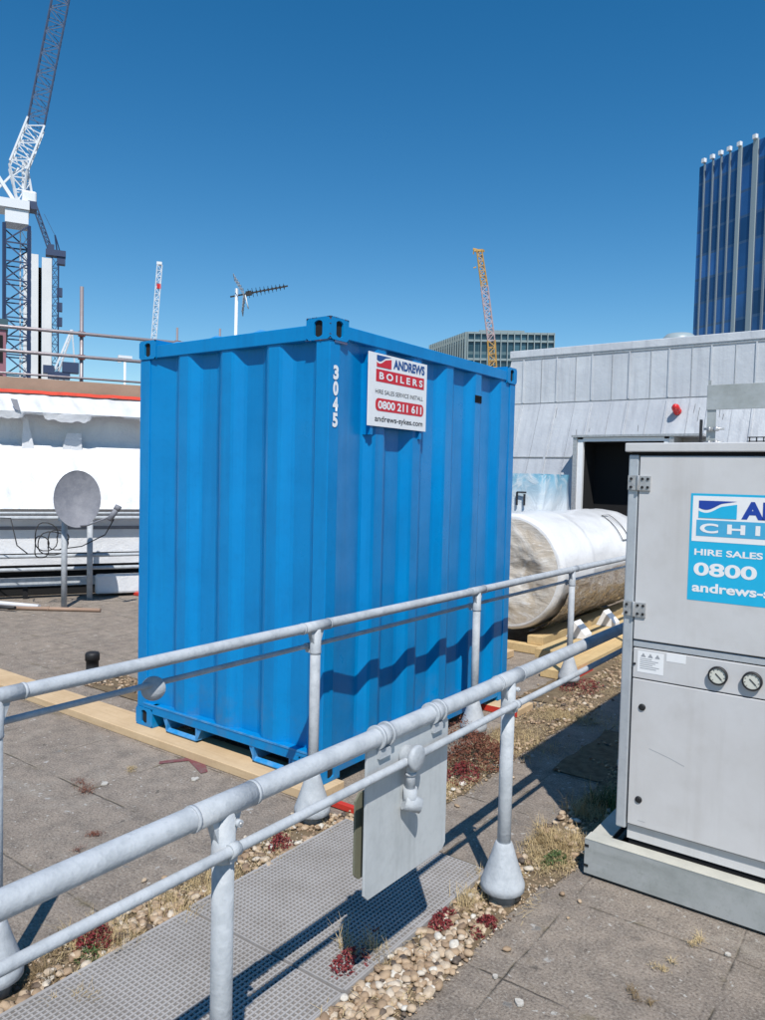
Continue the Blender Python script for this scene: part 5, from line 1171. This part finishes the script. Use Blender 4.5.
# tower
tw = thing('glass_tower', 'tall dark blue glass tower with pale vertical fins at right', 'building', (-15, 105, -25))
T0, T1 = Vector((-29.4, 123.0, 0)), Vector((-3.9, 108.25, 0)); dn = (T1 - T0).normalized(); nn = Vector((dn.y, -dn.x, 0)); 
Tb0 = T0 - nn * 22; Tb1 = T1 - nn * 22; tz = 51.4
b = MB(); wallseg(b, T0, T1, -25, tz - 0.3); wallseg(b, T1, Tb1, -25, tz - .3); wallseg(b, Tb1, Tb0, -25, tz - .3); wallseg(b, Tb0, T0, -25, tz - .3); b.quad([p + Vector((0, 0, tz - .3)) for p in (T0, T1, Tb1, Tb0)]); b.build('glazing', 'tower_glass', tw, fix=False)
LT = (T1 - T0).length
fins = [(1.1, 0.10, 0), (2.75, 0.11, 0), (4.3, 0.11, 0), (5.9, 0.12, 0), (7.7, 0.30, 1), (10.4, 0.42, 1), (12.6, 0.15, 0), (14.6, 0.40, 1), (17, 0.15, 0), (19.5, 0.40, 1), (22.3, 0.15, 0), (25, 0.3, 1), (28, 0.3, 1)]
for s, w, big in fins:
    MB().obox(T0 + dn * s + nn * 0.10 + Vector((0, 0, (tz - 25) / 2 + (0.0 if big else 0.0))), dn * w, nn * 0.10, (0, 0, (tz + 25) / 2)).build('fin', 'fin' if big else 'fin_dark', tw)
for s, w, big in fins:
    MB().obox(T0 + dn * s + nn * 0.3 + Vector((0, 0, tz + 0.25)), dn * 0.28, nn * 0.25, (0, 0, 0.3)).build('roof_light', 'white', tw)
# building at far left edge, lamp, aerial
sb = thing('clad_building', 'teal and pink clad building at the far left edge behind the scaffold', 'building', (-62, 27, -25))
e0 = Vector((-59.56, 29.37, 0)); rr_ = Vector((0.45, 0.89, 0)); ff_ = Vector((-0.89, 0.45, 0))
MB().obox(e0 - rr_ * 4 + ff_ * 4 + Vector((0, 0, -6)), rr_ * 4, ff_ * 4, (0, 0, 19.0)).build('wall', 'pink', sb)
MB().obox(e0 - rr_ * 4 + ff_ * 4 + Vector((0, 0, 13.4)), rr_ * 4.15, ff_ * 4.15, (0, 0, 0.42)).build('roof_fascia', 'teal', sb)
for k in range(4):
    for j in range(2): MB().obox(e0 - rr_ * (0.6 + k * 1.6) - ff_ * 0.03 + Vector((0, 0, 11.4 - 3.2 * j)), rr_ * 0.35, ff_ * 0.05, (0, 0, 1.1)).build('window', 'dark', sb)
lp = thing('floodlight_mast', 'thin grey floodlight mast beyond the scaffold rails', 'lamp', (-46.57, 31.53, -25))
b = MB(); b.tube([(-46.57, 31.53, -25), (-46.57, 31.53, 10.0)], 0.09, 8); b.build('pole', 'white_steel', lp)
b = MB(); b.obox((-46.57, 31.53, 10.1), rr_ * 0.5, ff_ * 0.15, (0, 0, 0.1)); b.obox(Vector((-46.57, 31.53, 9.85)) - rr_ * 0.4, rr_ * 0.12, ff_ * 0.1, (0, 0, 0.18)); b.build('lamp_head', 'white_steel', lp)
# TV aerial
ae = thing('television_aerial', 'rooftop television aerial with grid reflector above the container roof', 'aerial', (-7.03, 5.86, 0))
b = MB(); b.tube([(-7.05, 5.84, 0), (-7.02, 5.87, 4.74)], 0.027, 12); b.build('mast', 'white_steel', ae)
h0, h1 = Vector((-7.10, 5.80, 4.60)), Vector((-6.42, 6.46, 4.835)); q = (h1 - h0).normalized(); pz = Vector((0, 0, 1)); pp = q.cross(pz).normalized(); uu = pp.cross(q)
b = MB(); b.bar(h0, h1, 0.022)
b.build('boom', 'rubber', ae)
b = MB()
for k in range(10):
    c = h0.lerp(h1, 0.32 + 0.068 * k); s = 0.075 - 0.003 * k
    for a1, a2 in ((1, 1), (1, -1)): b.bar(c - pp * s * a1 - uu * s * a2 * 0.8, c + pp * s * a1 + uu * s * a2 * 0.8, 0.007)
    b.obox(c, q * 0.012, pp * 0.02, uu * 0.02)
b.build('director', 'rubber', ae)
b = MB()
for sgn in (1, -1):
    for k in range(6):
        c = h0.lerp(h1, 0.24) + uu * sgn * (0.05 + 0.05 * k) - q * (0.02 * k); b.bar(c - pp * 0.24, c + pp * 0.24, 0.009)
    for e_ in (-0.2, 0, 0.2): b.bar(h0.lerp(h1, 0.24) + pp * e_, h0.lerp(h1, 0.24) + pp * e_ + uu * sgn * 0.31 - q * 0.1, 0.008)
b.build('reflector_grid', 'print_grey', ae)
b = MB(); b.tube([h0.lerp(h1, 0.26), h0.lerp(h1, 0.26) + Vector((0.02, 0.02, -0.14)), h0.lerp(h1, 0.26) + Vector((0.04, 0.04, -0.24))], 0.010, 8); b.build('cable_tail', 'white_steel', ae)
b = MB(); b.obox(h0.lerp(h1, 0.32), q * 0.05, pp * 0.03, uu * 0.035); b.build('dipole_box', 'rubber', ae)

# ================================================================= CAMERA, LIGHT
cam = bpy.data.cameras.new('camera'); co_ = bpy.data.objects.new('camera', cam); C.objects.link(co_)
right = Vector((0.80789, 0.58888, 0.02331)); 
fw = Vector((-0.58764, 0.80794, -0.04382))
yaw, pitch, roll = R(-36.02475), R(2.51182), R(1.33731)
fw = Vector((math.sin(yaw) * math.cos(pitch), math.cos(yaw) * math.cos(pitch), -math.sin(pitch)))
r0 = Vector((math.cos(yaw), -math.sin(yaw), 0)); u0 = r0.cross(fw)
right = math.cos(roll) * r0 + math.sin(roll) * u0; up = -math.sin(roll) * r0 + math.cos(roll) * u0
mw = Matrix((right, up, -fw)).transposed().to_4x4(); mw.translation = Vector((2.51731, -2.97577, 1.67014)); co_.matrix_world = mw
cam.sensor_fit = 'VERTICAL'; cam.sensor_height = 24.0; cam.lens = 757.96 / 1020 * 24.0; cam.clip_start = 0.05; cam.clip_end = 6000
bpy.context.scene.camera = co_

to_sun = Vector((0.50, -0.55, 1.0)).normalized()
sl = bpy.data.lights.new('sun', 'SUN'); sl.energy = 5.0; sl.angle = R(0.5); sl.color = (1.0, 0.965, 0.91)
so = bpy.data.objects.new('sun', sl); C.objects.link(so); so.rotation_euler = (-to_sun).to_track_quat('-Z', 'Y').to_euler(); so.location = (5, -5, 12)
w = bpy.data.worlds.new('World'); bpy.context.scene.world = w; w.use_nodes = True
nt = w.node_tree; bg = nt.nodes['Background']; sky = nt.nodes.new('ShaderNodeTexSky'); sky.sky_type = 'NISHITA'; sky.sun_disc = False
sky.sun_elevation = math.asin(to_sun.z); sky.sun_rotation = math.atan2(to_sun.x, to_sun.y)
sky.altitude = 0; sky.air_density = 1.0; sky.dust_density = 0.0; sky.ozone_density = 1.5
hs = nt.nodes.new('ShaderNodeHueSaturation'); hs.inputs['Saturation'].default_value = 1.42; hs.inputs['Hue'].default_value = 0.496; nt.links.new(sky.outputs[0], hs.inputs['Color']); nt.links.new(hs.outputs[0], bg.inputs[0]); bg.inputs[1].default_value = 0.120
vs = bpy.context.scene.view_settings; vs.view_transform = 'Standard'; vs.look = 'None'; vs.exposure = 0; vs.gamma = 1

GROUPS = {'walkway_grating': 'mesh grating panels of the walkway', 'guard_railing': 'tubular guard railings either side of the grating', 'dry_grass_tuft': 'dry grass tufts in gravel and joints', 'red_sedum': 'red sedum clumps in the gravel', 'green_weed': 'green weeds in the gravel',
          'dark_weed': 'dark weeds in shaded gravel', 'brown_weed_tuft': 'brown weeds in the paving joints', 'stone_chip': 'pale chips lying on the paving', 'wedge_chock': 'white wedge chocks under the tank', 'timber_beam': 'yellow beams under the tank',
          'cross_bearer': 'cross bearers under the tank beams', 'timber_bearer': 'timber bearers under the container', 'luffing_crane': 'cranes on the skyline', 'lattice_crane': 'cranes on the skyline', 'loose_pipe': 'pipes lying on the paving'}
for o in bpy.data.objects:
    g = GROUPS.get(o.name.split('.')[0])
    if g and o.parent is None: o['group'] = g
